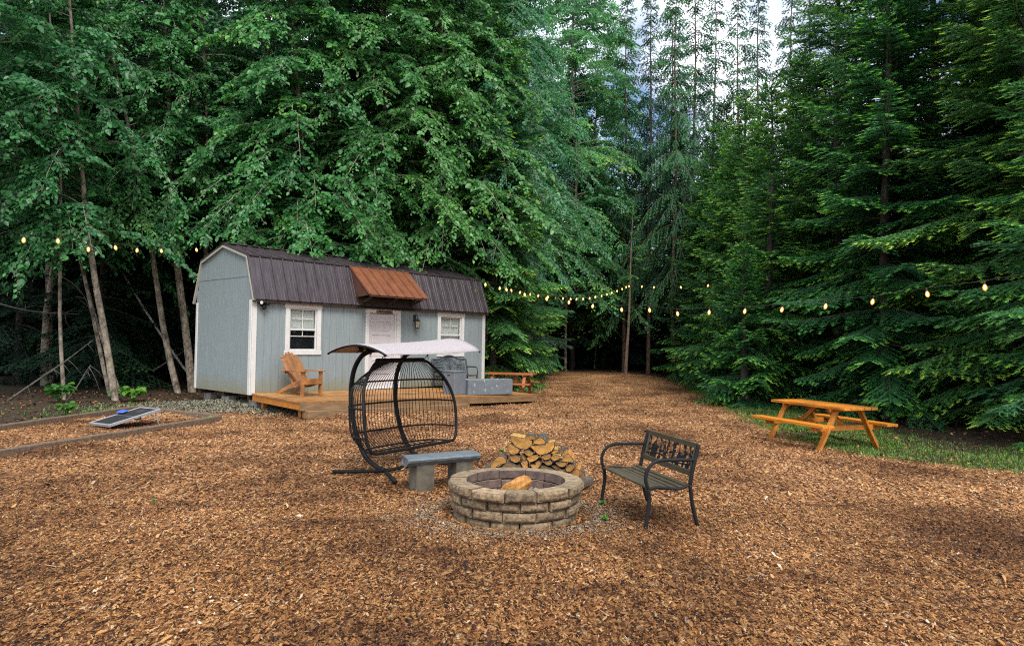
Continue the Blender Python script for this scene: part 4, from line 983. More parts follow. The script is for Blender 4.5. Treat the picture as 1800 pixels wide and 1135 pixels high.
# ------------------------------------------------------------------ stone bench
q = [at(728.6, 812, .385), at(850, 800.5, .385), at(823, 790.5, .385), at(696, 799, .385)]
c = sum(q)/4; ax = (q[1]-q[0])+(q[2]-q[3]); ang = math.atan2(ax[1], ax[0]); L = np.linalg.norm(ax)/2
wd = .36
sb = thing('stone_bench', 'blue grey stone slab bench on two squared stone legs beside the fire pit', 'bench', (c[0], c[1], gz(c[0], c[1])), ang)
mb = MB(); R = random.Random(12); N = 15; prof_ = [(-wd/2, .372), (-wd/2+.03, .386), (0, .388), (wd/2-.03, .386), (wd/2, .372), (wd/2-.012, .345), (wd/2-.07, .30), (.05, .285), (-.05, .285), (-wd/2+.06, .30), (-wd/2+.01, .345)]
m = len(prof_)
for i in range(N):
    x = -L/2+L*i/(N-1)
    for y, z in prof_: mb.v.append((x+(R.uniform(-.012, .012) if i in (0, N-1) else 0)+.05*(y/wd), y+R.uniform(-.005, .005), z+R.uniform(-.0025, .0025)))
for i in range(N-1):
    for k in range(m): mb.f.append((i*m+k, i*m+(k+1) % m, (i+1)*m+(k+1) % m, (i+1)*m+k)); mb.mi.append(0)
mb.f += [tuple(range(m)), tuple((N-1)*m+k for k in range(m-1, -1, -1))]; mb.mi += [0, 0]
mb.build('seat', slate, sb, bevel=.004)
for s_ in (-1, 1):
    lm = MB(); xs = s_*(L/2-.21); H_ = .31
    for z in np.linspace(-.03, H_-.01, 6):
        for x, y in ((-.11, -.12), (0, -.125), (.11, -.12), (.115, 0), (.11, .12), (0, .125), (-.11, .12), (-.115, 0)): lm.v.append((xs+x+R.uniform(-.004, .004), y+R.uniform(-.004, .004), z))
    for i in range(5):
        for k in range(8): lm.f.append((i*8+k, i*8+(k+1) % 8, (i+1)*8+(k+1) % 8, (i+1)*8+k)); lm.mi.append(0)
    lm.f += [tuple(range(7, -1, -1)), tuple(40+k for k in range(8))]; lm.mi += [0, 0]
    lm.build('leg', slate_leg, sb, bevel=.004)

# ------------------------------------------------------------------ bag toss board and bags
A = at(157, 749.5); B = at(204.5, 755); d_ = np.array([.30, .92, 0]); d_ /= np.linalg.norm(d_)
ang = math.atan2((B-A)[1], (B-A)[0]); Wd = .62; Ln = 1.0; rise = .235
cb = thing('bag_toss_board', 'folding black bag toss board with an aluminium rim tilted on the chips', 'game board', (A[0], A[1], gz(A[0], A[1])+.01), ang-rad(0))
tl = math.atan2(rise, Ln)
def bp(x, y, z=0): return Vector((x+.10*y, y*math.cos(tl)-z*math.sin(tl), y*math.sin(tl)+z*math.cos(tl)))
def bb(mb, x0, x1, y0, y1, z0, z1):
    return mb.add([bp(x, y, z) for z in (z0, z1) for x, y in ((x0, y0), (x1, y0), (x1, y1), (x0, y1))], [(3, 2, 1, 0), (4, 5, 6, 7), (0, 1, 5, 4), (1, 2, 6, 5), (2, 3, 7, 6), (3, 0, 4, 7)])
f = MB(); t_ = .035
bb(f, 0, Wd, 0, t_, 0, .055); bb(f, 0, Wd, Ln-t_, Ln, 0, .055); bb(f, 0, t_, t_, Ln-t_, 0, .055); bb(f, Wd-t_, Wd, t_, Ln-t_, 0, .055)
f.build('frame', alu, cb, bevel=.004)
f = MB(); bb(f, t_, Wd-t_, t_, Ln/2-.004, .02, .046); bb(f, t_, Wd-t_, Ln/2+.004, Ln-t_, .02, .046); f.build('playing_surface', turf_black, cb)
f = MB(); bb(f, t_, Wd-t_, Ln/2-.004, Ln/2+.004, .02, .047); f.build('hinge_strip', alu, cb)
hl = [bp(Wd/2+.085*math.cos(a), Ln*.80+.085*math.sin(a), .0475) for a in np.linspace(0, 2*math.pi, 25)[:-1]]
MB().prism(hl, (0, 0, .002)).build('hole', M('hole', (.05, .04, .03), .9, 0, .2, 20, 0), cb)
for x in (.05, Wd-.05):
    top = bp(x, Ln-.08, 0); MB().tube([top, Vector((top.x+.02, top.y+.06, -.01))], .011, 6).tube([top+Vector((0, -.12, -.03)), Vector((top.x+.012, top.y+.03, .10))], .008, 6).build('leg', alu, cb)
MB().tube([bp(Wd+.006, .47, .02), bp(Wd+.012, .49, -.005), bp(Wd+.012, .57, -.005), bp(Wd+.006, .59, .02)], .010, 6).build('latch', black_metal, cb)
def bag(pos, mat, label, s_=.15, rz=0, tilt=0):
    mb = MB(); n = 9
    for sg in (1, -1):
        g = []
        for i in range(n):
            for j in range(n):
                u, v = i/(n-1)*2-1, j/(n-1)*2-1; h = .026*max(0, (1-abs(u)**3)*(1-abs(v)**3))**.6
                g.append((u*s_/2*(1-.06*v*v), v*s_/2*(1-.06*u*u), sg*h+.028+tilt*v*s_/2))
        mb.add(g, [(a*n+b_, (a+1)*n+b_, (a+1)*n+b_+1, a*n+b_+1) if sg > 0 else (a*n+b_+1, (a+1)*n+b_+1, (a+1)*n+b_, a*n+b_) for a in range(n-1) for b_ in range(n-1)])
    o = mb.build('bean_bag', mat, smooth=True); o.location = tuple(pos); o.rotation_euler.z = rz
    return tag(o, label, 'bean bag')
wp = lambda v: np.array(cb.matrix_world @ v)
bpy.context.view_layer.update()
bag(wp(bp(.055, .60, .055)), blue_cloth, 'blue bean bag resting on the left rim of the tilted board', .17, ang+.3, .18)
q = at(212, 724, .0); bag((q[0]+.05, q[1]-.1, gz(q[0], q[1])+.06), orange_cloth, 'brown orange bean bag on the timber edge behind the blue bag', .17, .4)
q = wp(Vector((.42, .86, 0))); bag((q[0], q[1], gz(q[0], q[1])+.005), pink_cloth, 'pink bean bag lying under the raised end of the board', .16, .8)

# ------------------------------------------------------------------ landscape timbers edging the play bed
def edging(a, b, label, h=.10, segs=1):
    a = np.array(a); b = np.array(b); ln = np.linalg.norm((b-a)[:2]); c = (a+b)/2
    mb = MB(); n = max(2, int(ln/.5)); Rr = random.Random(int(ln*100))
    ang = math.atan2((b-a)[1], (b-a)[0]); c_, s_ = math.cos(ang), math.sin(ang)
    P = []
    for i in range(n+1):
        x = -ln/2+ln*i/n; wx, wy = c[0]+x*c_, c[1]+x*s_; z = gz(*a[:2])*(1-i/n)+gz(*b[:2])*i/n; e = Rr.uniform(-.006, .006)
        P.append([(x, -.06+e, z-.06), (x, .06+e, z-.06), (x, .06+e, z+h-.012+e), (x, .048+e, z+h+e), (x, -.048+e, z+h+e), (x, -.06+e, z+h-.012+e)])
    mb.v = [p for g in P for p in g]; m = 6
    for i in range(n):
        for k in range(m): mb.f.append((i*m+k, i*m+(k+1) % m, (i+1)*m+(k+1) % m, (i+1)*m+k)); mb.mi.append(0)
    mb.f += [tuple(range(m-1, -1, -1)), tuple(n*m+k for k in range(m))]; mb.mi += [0, 0]
    o = mb.build('edging_timber', timber); o.location = (c[0], c[1], 0); o.rotation_euler.z = ang
    tag(o, label, 'timber', 'timbers edging the bag toss bed')
t1, t2 = at(0, 801), at(385, 739); v = (t2-t1)/np.linalg.norm(t2-t1)
edging(t1-v*2.5, t1+v*2.45, 'weathered grey timber along the near side of the bag toss bed, at frame edge'); edging(t1+v*2.47, t2, 'weathered timber continuing the near edge up to the shed gravel')
t3 = at(0, 757); t4 = at(32, 752); t5 = at(243, 720.5)
edging(t3-(t4-t3)*3, t4, 'short grey timber at the far left of the bag toss bed'); edging(t4+(t5-t4)*.004, t5, 'long pinkish timber behind the bag toss board'); edging(t5+np.array([.05, -.05, 0]), t2+np.array([-.03, .1, 0]), 'dark timber closing the bag toss bed towards the shed')

# ------------------------------------------------------------------ string lights
def emis(name, col, s_):
    m, t, b = nodes(name); b.inputs['Base Color'].default_value = (*col, 1); b.inputs['Emission Color'].default_value = (*col, 1); b.inputs['Emission Strength'].default_value = s_; b.inputs['Roughness'].default_value = .2; return m
bulb_core = emis('bulb_filament', (1, .66, .28), 11.0); bulb_glass = emis('bulb_glass', (1.0, .42, .07), .9)
def bulb_glass_mat():
    m, t, b = nodes('amber_glass'); L = t.links.new
    tr = nd(t, 'ShaderNodeBsdfTransparent'); tr.inputs['Color'].default_value = (1, .8, .5, 1)
    em = nd(t, 'ShaderNodeEmission'); em.inputs['Color'].default_value = (1, .45, .08, 1); em.inputs['Strength'].default_value = 1.1
    ms = nd(t, 'ShaderNodeMixShader'); ms.inputs[0].default_value = .45
    L(tr.outputs[0], ms.inputs[1]); L(em.outputs[0], ms.inputs[2]); L(ms.outputs[0], t.nodes['Material Output'].inputs['Surface']); return m
amber = bulb_glass_mat()
def mesh_of(mb, name, mat):
    o = mb.build(name, mat, smooth=True); me = o.data; bpy.data.objects.remove(o); return me
sock_me = mesh_of(MB().lathe([(.006, 0), (.016, -.01), (.020, -.06), (.014, -.065)], n=8), 'socket', cable_black)
glass_me = mesh_of(MB().lathe([(.012, -.06), (.03, -.09), (.040, -.125), (.034, -.16), (.014, -.185), (.002, -.19)], n=10), 'bulb', amber)
core_me = mesh_of(MB().lathe([(.006, -.075), (.017, -.10), (.023, -.125), (.017, -.15), (.004, -.165)], n=8), 'filament', bulb_core)
def string(label, pts, bulbs, r=.006):
    """pts: cable points; bulbs: points on the cable"""
    t = thing('string_lights', label, 'string lights', tuple(pts[0]))
    o3 = np.array(pts[0])
    MB().tube([tuple(np.array(p)-o3) for p in arc(pts, 3)], r, 5).build('cable', cable_black, t)
    for p in bulbs:
        s = .92
        so2 = link('bulb', glass_me, t); so2.location = tuple(np.array(p)-o3); so2.scale = (s, s, s); so2.rotation_euler = (random.uniform(-.25, .25), random.uniform(-.25, .25), 0)
        link('socket', sock_me, so2); link('filament', core_me, so2)
def on_line(x, y, P0, P1):
    """point seen at pixel x,y in the vertical plane through P0-P1"""
    d = np.array(P1)-np.array(P0); n = np.array([d[1], -d[0], 0]); return on_plane(x, y, P0, n/np.linalg.norm(n))
up = np.array([0, 0, .11])
PA0, PA1 = (-9.4, 10, 0), (-9.4, 21, 0)
ba = [on_line(x, y, PA0, PA1)+up for x, y in ((42, 422), (101, 424), (155, 438), (201, 435), (242, 440), (283, 441), (314, 446), (344, 439))]
string('string of glowing bulbs running between the trees left of the shed', [on_line(-60, 385, PA0, PA1)+up, on_line(-10, 405, PA0, PA1)+up]+ba+[on_line(362, 432, PA0, PA1)+up], ba)
PB0, PB1 = (-.9, 22, 0), (9, 10, 0)
bbp = [(853, 500), (889, 509), (921, 518), (960, 525), (1001, 531), (1043, 538), (1092, 544), (1141, 545), (1190, 551), (1247, 549), (1311, 547), (1377, 544), (1453, 538), (1536, 530), (1628, 517), (1730, 505)]
bb_ = [on_line(x, y, PB0, PB1)+up for x, y in bbp]
string('long string of glowing bulbs from the shed corner across to the right hand firs', bb_+[on_line(1850, 484, PB0, PB1)+up, on_line(1990, 455, PB0, PB1)+up], bb_)
PC0, PC1 = np.array([-.85, 22.2, 0]), np.array([6.2, 36.5, 0])
cz = lambda x: np.interp(x, [856, 876, 900, 930, 970, 1003, 1020, 1035, 1060, 1082, 1105], [500, 506, 511, 517, 523, 525.5, 526, 524.5, 519.5, 512.5, 503])
Lc = np.linalg.norm(PC1-PC0); nb = int(Lc/.78); bc = []
for k in range(1, nb):
    g = PC0+(PC1-PC0)*k/nb; x = 900+1200*g[0]/g[1]+5; bc.append(on_line(x, float(cz(x)), PC0, PC1)+up)
string('string of glowing bulbs from the shed corner back to the leaning pole', [on_line(857, 500, PC0, PC1)+up]+bc+[on_line(1105, 502, PC0, PC1)+up], bc)
PD0, PD1 = (6.2, 36.5, 0), (7.6, 26, 0)
bd = [on_line(x, y, PD0, PD1)+up for x, y in ((1106, 503), (1129, 504), (1150, 505), (1196, 505), (1246, 502))]
string('short string of small bulbs from the leaning pole into the firs', bd+[on_line(1300, 492, PD0, PD1)+up], bd)
PE0, PE1 = (9.6, 17.5, 0), (11.5, 17.0, 0)
be = [on_line(x, y, PE0, PE1)+up for x, y in ((1606, 519), (1690, 474))]
string('faint string with two bulbs half hidden in the right hand firs', [on_line(1560, 524, PE0, PE1)+up, be[0], on_line(1650, 500, PE0, PE1)+up, be[1], on_line(1740, 440, PE0, PE1)+up], be, .004)
bpy.context.view_layer.update()
# ------------------------------------------------------------------ trees
def unit(v): return v/np.maximum(np.linalg.norm(v, axis=-1, keepdims=True), 1e-9)
def trunk_path(R, H, lean, wob=.18, n=14, ex=1.1):
    z = np.linspace(0, H, n); ph = R.uniform(0, 6, 4)
    x = lean[0]*(z/H)**ex*H+wob*(np.sin(z*.55+ph[0])-math.sin(ph[0]))*np.minimum(1, z/3)
    y = lean[1]*(z/H)**ex*H+wob*(np.sin(z*.5+ph[1])-math.sin(ph[1]))*np.minimum(1, z/3)
    return np.stack([x, y, z], -1)
def leaves_mesh(name, pos, along, length, tint, mat, R, flop=.85):
    """ovate folded leaves, two quads each; 'along' = direction the leaf points"""
    n = len(pos); d = unit(along+R.normal(0, .22, (n, 3))); d[:, 2] -= flop*R.uniform(.2, 1, n); d = unit(d)
    upv = unit(np.array([0, -.25, .8])+R.normal(0, .45, (n, 3))); s = unit(np.cross(d, upv)); nr = np.cross(s, d)
    l = length[:, None]; wv = l*R.uniform(.30, .40, (n, 1)); f = R.uniform(.05, .3, (n, 1))*wv
    p0 = pos; tip = pos+d*l-nr*l*.12
    V = np.stack([p0, p0+d*l*.30+s*wv+nr*f, p0+d*l*.68+s*wv*.72+nr*f*.6, tip, p0+d*l*.68-s*wv*.72+nr*f*.6, p0+d*l*.30-s*wv+nr*f], 1).reshape(-1, 3)
    b = np.arange(n)[:, None]*6
    F = np.concatenate([b+np.array([0, 1, 2, 3]), b+np.array([0, 3, 4, 5])], 1).reshape(-1, 4)
    return raw_mesh(name, V, F, mat, np.repeat(tint, 6))
def tubes_mesh(name, paths, mat, n=5):
    mb = MB()
    for pts, r0, r1 in paths:
        m = len(pts); mb.tube(pts, [r0+(r1-r0)*i/(m-1) for i in range(m)], n, cap=False)
    me = bpy.data.meshes.new(name); me.from_pydata(mb.v, [], mb.f); me.materials.append(mat); me.polygons.foreach_set('use_smooth', [True]*len(me.polygons)); me.update(); return me

def broadleaf(seed, H=14, base=3.2, spread=3.2, nb=80, leaf=.105, lean=(0, 0), r0=.12, bark=bark_gray, mat=leaf_broad, droop=.55, density=1.0, side=None, bright=.35, wob=.18, ex=1.1):
    """returns trunk mesh, crown mesh. side: azimuth the branches favour (towards the light of the clearing)"""
    R = np.random.default_rng(seed); tp = trunk_path(R, H, lean, wob, ex=ex); paths = [([tuple(p) for p in tp], r0, .02)]
    LP, LD, LL, LT = [], [], [], []
    for i in range(nb):
        h = base+(H-base)*((i+R.uniform(0, 1))/nb)**1.05
        f = (h-base)/(H-base); L = spread*(.75+.5*R.uniform())*(1-.72*f**1.6)
        az = R.uniform(0, 2*np.pi) if side is None or R.uniform() < .35 else R.normal(side, .9)
        k = np.searchsorted(tp[:, 2], h)-1; k = min(max(k, 0), len(tp)-2); u = (h-tp[k, 2])/(tp[k+1, 2]-tp[k, 2]); p0 = tp[k]*(1-u)+tp[k+1]*u
        rise = R.uniform(.25, .7); s = np.linspace(0, 1, 9); dirh = np.array([math.cos(az), math.sin(az), 0]); sw_ = np.array([-dirh[1], dirh[0], 0])*R.normal(0, .12)
        pts = p0+dirh*(L*s)[:, None]*.93+sw_*(L*s*s)[:, None]+np.array([0, 0, 1])*(L*(rise*s-(rise*.8+droop*R.uniform(.4, 1.1))*s**2.2))[:, None]
        paths.append(([tuple(p) for p in pts], .007+.006*L, .003))
        bt = R.beta(1.2, 2.2)*.5*bright*2
        nt = int((12+8*L)*density)
        for q in range(nt):
            t = R.uniform(.07, 1)**.8; x = t*8; k = min(int(x), 7); pb_ = pts[k]*(1-x+k)+pts[k+1]*(x-k); tg = unit(pts[k+1]-pts[k])
            l = R.uniform(.35, .95)*(1.15-.45*t); a = R.choice([-1, 1])*R.uniform(.35, 1.15)
            c, sn = math.cos(a), math.sin(a); dh = np.array([tg[0]*c-tg[1]*sn, tg[0]*sn+tg[1]*c, tg[2]*.5+R.normal(0, .12)]); dh = unit(dh)
            m = max(4, int(l/.055)); ss = (np.arange(m)+R.uniform(0, 1, m)*.6)/m
            P = pb_+dh*(l*ss)[:, None]+np.array([0, 0, -1])*(l*.34*R.uniform(.4, 1.3)*ss**2)[:, None]
            sg = np.where(np.arange(m) % 2, 1, -1)[:, None]; lat = np.array([-dh[1], dh[0], 0])
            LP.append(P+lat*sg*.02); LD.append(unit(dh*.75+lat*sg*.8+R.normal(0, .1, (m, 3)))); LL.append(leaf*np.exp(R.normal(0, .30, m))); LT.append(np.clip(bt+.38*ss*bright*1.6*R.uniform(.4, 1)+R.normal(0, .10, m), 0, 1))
            if q % 4 == 0: paths.append(([tuple(pb_), tuple(P[m//2]), tuple(P[-1])], .005, .002))
    cm_ = leaves_mesh('crown', np.concatenate(LP), np.concatenate(LD), np.concatenate(LL), np.concatenate(LT), mat, R)
    return tubes_mesh('trunk', paths, bark, 6), cm_

def shoots_mesh(name, P, D, N, Ln, tint, mat, wid=.022, pairs=3):
    """needle covered shoots: a narrow keeled blade plus slanted needle tufts, triangles only"""
    n = len(P); S = unit(np.cross(D, N)); N = unit(np.cross(S, D)); l = Ln[:, None]
    vs = [P+S*wid*.42, P-S*wid*.42, P+D*l, P+D*l*.45+N*wid*.6]; fs = [(0, 2, 3), (1, 3, 2), (0, 3, 1)]
    k = 4
    for i in range(pairs):
        t0 = (i+.1)/pairs*.92; t1 = t0+.5/pairs; c0 = P+D*l*t0; c1 = P+D*l*t1; nl = wid*1.25
        for sg in (-1, 1):
            tipv = c1+D*nl*.75+S*sg*nl+N*nl*(.25 if i % 2 else .55); vs += [c0, c1, tipv]; fs.append((k, k+1, k+2)); k += 3
    V = np.stack(vs, 1).reshape(-1, 3); b = (np.arange(n)*k)[:, None, None]; F = (b+np.array(fs)[None]).reshape(-1, 3)
    return raw_mesh(name, V, F, mat, np.repeat(tint, k))

def conifer(seed, H=16, base=.6, Rm=3.0, step=.34, per=(4, 5), sp=.13, ssp=.085, wid=.024, droop=.35, bark=bark_fir, mat=needle_fir, newg=.5, r0=.16, lean=(0, 0), top=.85, dead=0, thin=1.0, upturn=.22, long_tip=1.0, wild=.15, hang=0.0, lmin=.55, fat=1.0):
    R = np.random.default_rng(seed); tp = trunk_path(R, H, lean, .05); paths = [([tuple(p) for p in tp], r0, .015)]
    SP, SD, SN, SL, ST = [], [], [], [], []
    z = base
    while z < H-.15:
        f = (z-base)/(H-base); nbr = R.integers(per[0], per[1]+1); a0 = R.uniform(0, 6.28)
        for b in range(nbr):
            if R.uniform() > thin: continue
            az = a0+b*2*np.pi/nbr+R.normal(0, .25); L = Rm*(1-f)**top*R.uniform(lmin, 1.14)*min(1, .72+2.2*f)+.16
            zz = min(z+R.uniform(-wild, wild), H-.1); p0 = np.array([np.interp(zz, tp[:, 2], tp[:, 0]), np.interp(zz, tp[:, 2], tp[:, 1]), zz])
            dirh = np.array([math.cos(az), math.sin(az), 0]); s = np.linspace(0, 1, 8)
            el = .10+.55*f-.12*(1-f); dr = droop*(1.1-.9*f)*R.uniform(.7, 1.25)
            bend = np.array([-dirh[1], dirh[0], 0])*R.normal(0, .07)
            pts = p0+dirh*(L*s)[:, None]+bend*(L*s*s)[:, None]+np.array([0, 0, 1])*(L*(el*s-dr*1.6*s**1.6+upturn*s**3.2))[:, None]
            paths.append(([tuple(p) for p in pts], .006+.008*L, .003))
            if f < dead: continue
            bt = np.clip(R.normal(newg, .28), 0, 1)
            m = max(3, int(L/sp)); t = (np.arange(m)+R.uniform(.2, .8, m))/m; t = .10+.90*t
            for sg in (-1, 1):
                lb = np.minimum(.78, (.50*L*(1-t)+.13)*R.uniform(.75, 1.2, m)*long_tip)
                x = t*7; k = np.minimum(x.astype(int), 6); pb_ = pts[k]*(1-x+k)[:, None]+pts[k+1]*(x-k)[:, None]; tg = unit(pts[k+1]-pts[k])
                a = sg*R.uniform(.72, 1.02, m); c, sn = np.cos(a), np.sin(a)
                dh = unit(np.stack([tg[:, 0]*c-tg[:, 1]*sn, tg[:, 0]*sn+tg[:, 1]*c, tg[:, 2]-R.uniform(.04, .30, m)-hang*R.uniform(.3, 1.3, m)], -1))
                for i in range(m):
                    q = max(1, int(lb[i]/ssp)); u = (np.arange(q)+.6)/q; base_p = pb_[i]+dh[i]*(lb[i]*u)[:, None]-np.array([0, 0, 1])*(lb[i]*.14*u**2)[:, None]
                    lat = np.array([-dh[i, 1], dh[i, 0], 0])
                    for s2 in (-1, 1):
                        sd_ = unit(dh[i]*.80+lat*s2*.62+R.normal(0, .09, (q, 3))); ln = fat*(.055+.085*(1-u))*R.uniform(.8, 1.25, q)
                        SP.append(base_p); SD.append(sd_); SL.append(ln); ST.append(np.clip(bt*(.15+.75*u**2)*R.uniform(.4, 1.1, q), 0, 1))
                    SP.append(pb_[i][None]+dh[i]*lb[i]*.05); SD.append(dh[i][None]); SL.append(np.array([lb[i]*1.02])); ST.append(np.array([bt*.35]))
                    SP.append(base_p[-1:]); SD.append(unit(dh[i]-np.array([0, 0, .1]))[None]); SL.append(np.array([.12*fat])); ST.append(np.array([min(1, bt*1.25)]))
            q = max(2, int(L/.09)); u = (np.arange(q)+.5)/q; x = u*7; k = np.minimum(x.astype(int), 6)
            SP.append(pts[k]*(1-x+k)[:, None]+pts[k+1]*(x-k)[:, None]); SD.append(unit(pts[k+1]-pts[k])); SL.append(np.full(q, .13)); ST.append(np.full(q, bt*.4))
        z += step*R.uniform(.75, 1.25)*(1-.35*f)
    P = np.concatenate(SP); D = np.concatenate(SD); n = len(P); N = unit(np.array([0, 0, 1.0])+R.normal(0, .25, (n, 3)))
    return tubes_mesh('trunk', paths, bark, 5), shoots_mesh('crown', P, D, N, np.concatenate(SL), np.concatenate(ST), mat, wid)

def plant_tree(name, meshes, x, y, label, cat='tree', group=None, rz=0.0, sc=1.0, z=None):
    t = thing(name, label, cat, (x, y, gz(x, y)-.04 if z is None else z), rz, group); t.scale = (sc, sc, sc)
    link('trunk', meshes[0], t); link('crown', meshes[1], t); return t

FRONT = -math.pi/2
# --- tree kinds, several shapes of each
fir_big = [conifer(100, 18, 1.2, 3.8, step=.48, sp=.17, ssp=.12, wid=.033, fat=1.5, newg=.65, wild=.28), conifer(101, 17, .8, 3.5, step=.46, sp=.17, ssp=.12, wid=.033, fat=1.5, newg=.75), conifer(102, 19, 2.2, 3.5, step=.5, sp=.17, ssp=.12, wid=.033, fat=1.5, newg=.55)]
fir_mid = [conifer(110, 11, .7, 2.6, step=.40, sp=.16, ssp=.115, wid=.031, fat=1.4, newg=.65), conifer(111, 9.5, .5, 2.3, step=.37, sp=.16, ssp=.115, wid=.031, fat=1.4, newg=.7)]
fir_low = [conifer(120, 15, .4, 3.0, step=.42, sp=.20, ssp=.15, wid=.042, mat=needle_fir_shaded, newg=.3), conifer(121, 13, .4, 2.8, step=.42, sp=.20, ssp=.15, wid=.042, mat=needle_fir_shaded, newg=.4), conifer(122, 18, 2.0, 3.0, step=.45, sp=.20, ssp=.15, wid=.042, mat=needle_fir_shaded, newg=.25)]
sapling = conifer(130, 4.6, .2, 1.25, step=.22, sp=.10, ssp=.075, newg=.55, droop=.2)
larch = [conifer(140, 24, 5.5, 3.3, step=.42, per=(3, 5), sp=.20, ssp=.14, wid=.036, droop=.75, bark=bark_pine, mat=needle_larch, newg=.4, r0=.15, thin=.9, upturn=.05, long_tip=1.25, wild=.6, hang=.75, lmin=.25),
         conifer(141, 22, 5.0, 3.0, step=.44, per=(3, 5), sp=.20, ssp=.14, wid=.036, droop=.85, bark=bark_pine, mat=needle_larch, newg=.5, r0=.12, thin=.85, upturn=.0, long_tip=1.25, wild=.6, hang=.9, lmin=.25)]
alder = [broadleaf(200, 15, 5.0, 3.2, 80, lean=(-.05, -.02), side=FRONT, droop=.3), broadleaf(201, 16, 5.0, 3.0, 80, lean=(-.09, 0), side=FRONT, droop=.25), broadleaf(202, 17, 4.5, 3.2, 85, lean=(.03, -.03), side=FRONT, r0=.14, droop=.3)]
skirt = [broadleaf(210, 15, 4.0, 4.0, 96, lean=(.0, -.04), droop=.55, side=FRONT, bright=.5), broadleaf(211, 18, 4.0, 3.9, 104, lean=(.02, -.02), droop=.52, side=FRONT, bright=.42), broadleaf(212, 15, 3.9, 3.8, 92, lean=(-.02, -.03), droop=.58, side=FRONT, bright=.55)]
birch = [broadleaf(220, 18, 4.5, 2.7, 160, leaf=.085, bark=bark_birch, mat=leaf_birch, droop=.6, r0=.11, lean=(.05, 0), bright=.35), broadleaf(221, 22, 2.2, 3.3, 210, leaf=.09, bark=bark_gray, mat=leaf_birch, droop=.35, r0=.06, lean=(.02, 0), bright=.62)]
bushy = [broadleaf(230, 12, 1.0, 3.2, 85, leaf=.13, density=.7, droop=.6), broadleaf(231, 15, 1.5, 3.4, 90, leaf=.14, density=.65, droop=.6)]

# --- the row of slim grey trunks left of the shed (each bends its own way, so each has its own trunk)
def slim(seed, base, H, top_px, label, r0, crown, cb=4.2, spread=2.6, nb=60, bark=bark_gray):
    """base, then the top given as the place its stem leaves the photo"""
    Ht = (np.array(top_px)-np.array(base)); lean = (Ht[0]/Ht[2], Ht[1]/Ht[2])
    me = broadleaf(seed, H, cb, spread, int(nb*.62), lean=lean, r0=r0*.84, side=FRONT, droop=.7, bright=crown, bark=bark, wob=.07, ex=.92)
    return plant_tree('slim_tree', me, base[0], base[1], label, rz=0)
slim(301, (-10.55, 18.3, 0), 13, atY(138, 120, 18.0), 'straight grey trunked tree with a bright green weed at its foot', .115, .35, 4.3)
slim(302, (-10.15, 20.9, 0), 14, atY(190, 60, 20.6), 'strongly left leaning grey tree whose foot stands beside the shed', .12, .3, 4.8)
slim(303, (-9.95, 21.4, 0), 15, atY(290, 5, 21.2), 'mottled grey tree pressed against the back corner of the shed', .16, .35, 5.0, 2.8, 70)
slim(304, (-9.75, 21.9, 0), 16, atY(358, 18, 21.9), 'pale tree rising behind the back corner of the shed', .11, .35, 6.0)
slim(305, (-11.6, 17.8, 0), 10, atY(100, 430, 17.6), 'thin dark stem at the left behind the far timber', .06, .3, 4.0, 1.8, 30)
slim(306, (-11.35, 19.4, 0), 10, atY(118, 300, 19.2), 'slender twin stem leaning left behind the grey trunk', .07, .3, 4.0, 1.8, 30)
slim(307, (-11.2, 19.7, 0), 9, atY(135, 420, 19.9), 'crooked sapling stem crossing its twin left of the grey trunk', .05, .3, 4.5, 1.5, 24)
slim(308, (-9.9, 17.0+5, 0), 11, atY(203, 440, 22.4), 'thin broken white spotted stem in the dark between two grey trunks', .05, .3, 5.5, 1.2, 18, bark_birch)

# --- leafy trees over and beside the shed
for i, (me, x, y, rz, sc, lab) in enumerate([
    (skirt[0], -7.2, 21.9, .1, 1.05, 'bushy alder like tree spilling over the left half of the shed roof'),
    (skirt[1], -4.7, 23.5, -.2, 1.08, 'tall leafy tree arching over the awning of the shed'),
    (skirt[2], -2.6, 25.0, .35, 1.12, 'leafy tree with drooping sprays over the right half of the shed roof'),
    (alder[0], -13.2, 16.8, .2, 1.0, 'leafy tree at the far left edge with branches over the string lights'),
    (alder[1], -15.2, 22.6, -.3, 1.15, 'leafy tree behind the thin stems at the left'),
    (alder[2], -9.2, 24.0, .3, 1.1, 'tall leafy tree standing behind the left end of the shed'),
    (skirt[1], -6.2, 26.5, .5, 1.2, 'tall leafy tree rising high behind the middle of the shed'),
    (birch[0], -1.2, 26.0, .2, 1.05, 'weeping birch hanging its sprays right of the shed roof'),
    (birch[0], .9, 32.0, 2.2, 1.2, 'birch with a pale leaning stem among the firs right of the shed'),
    (birch[1], 3.3, 41.5, .7, 1.45, 'light green birch at the left side of the sky gap'),
    (birch[1], 5.6, 46.0, 2.9, 1.3, 'slender light green birch farther back beside the sky gap'),
    (skirt[0], -15.0, 22.0, .2, 1.1, 'broad leafy tree deep in the shade at the far left'),
    (alder[0], -3.4, 29.0, 1.1, 1.25, 'tall leafy tree behind the right half of the shed'),
]): plant_tree('leafy_tree', me, x, y, lab, rz=rz, sc=sc)

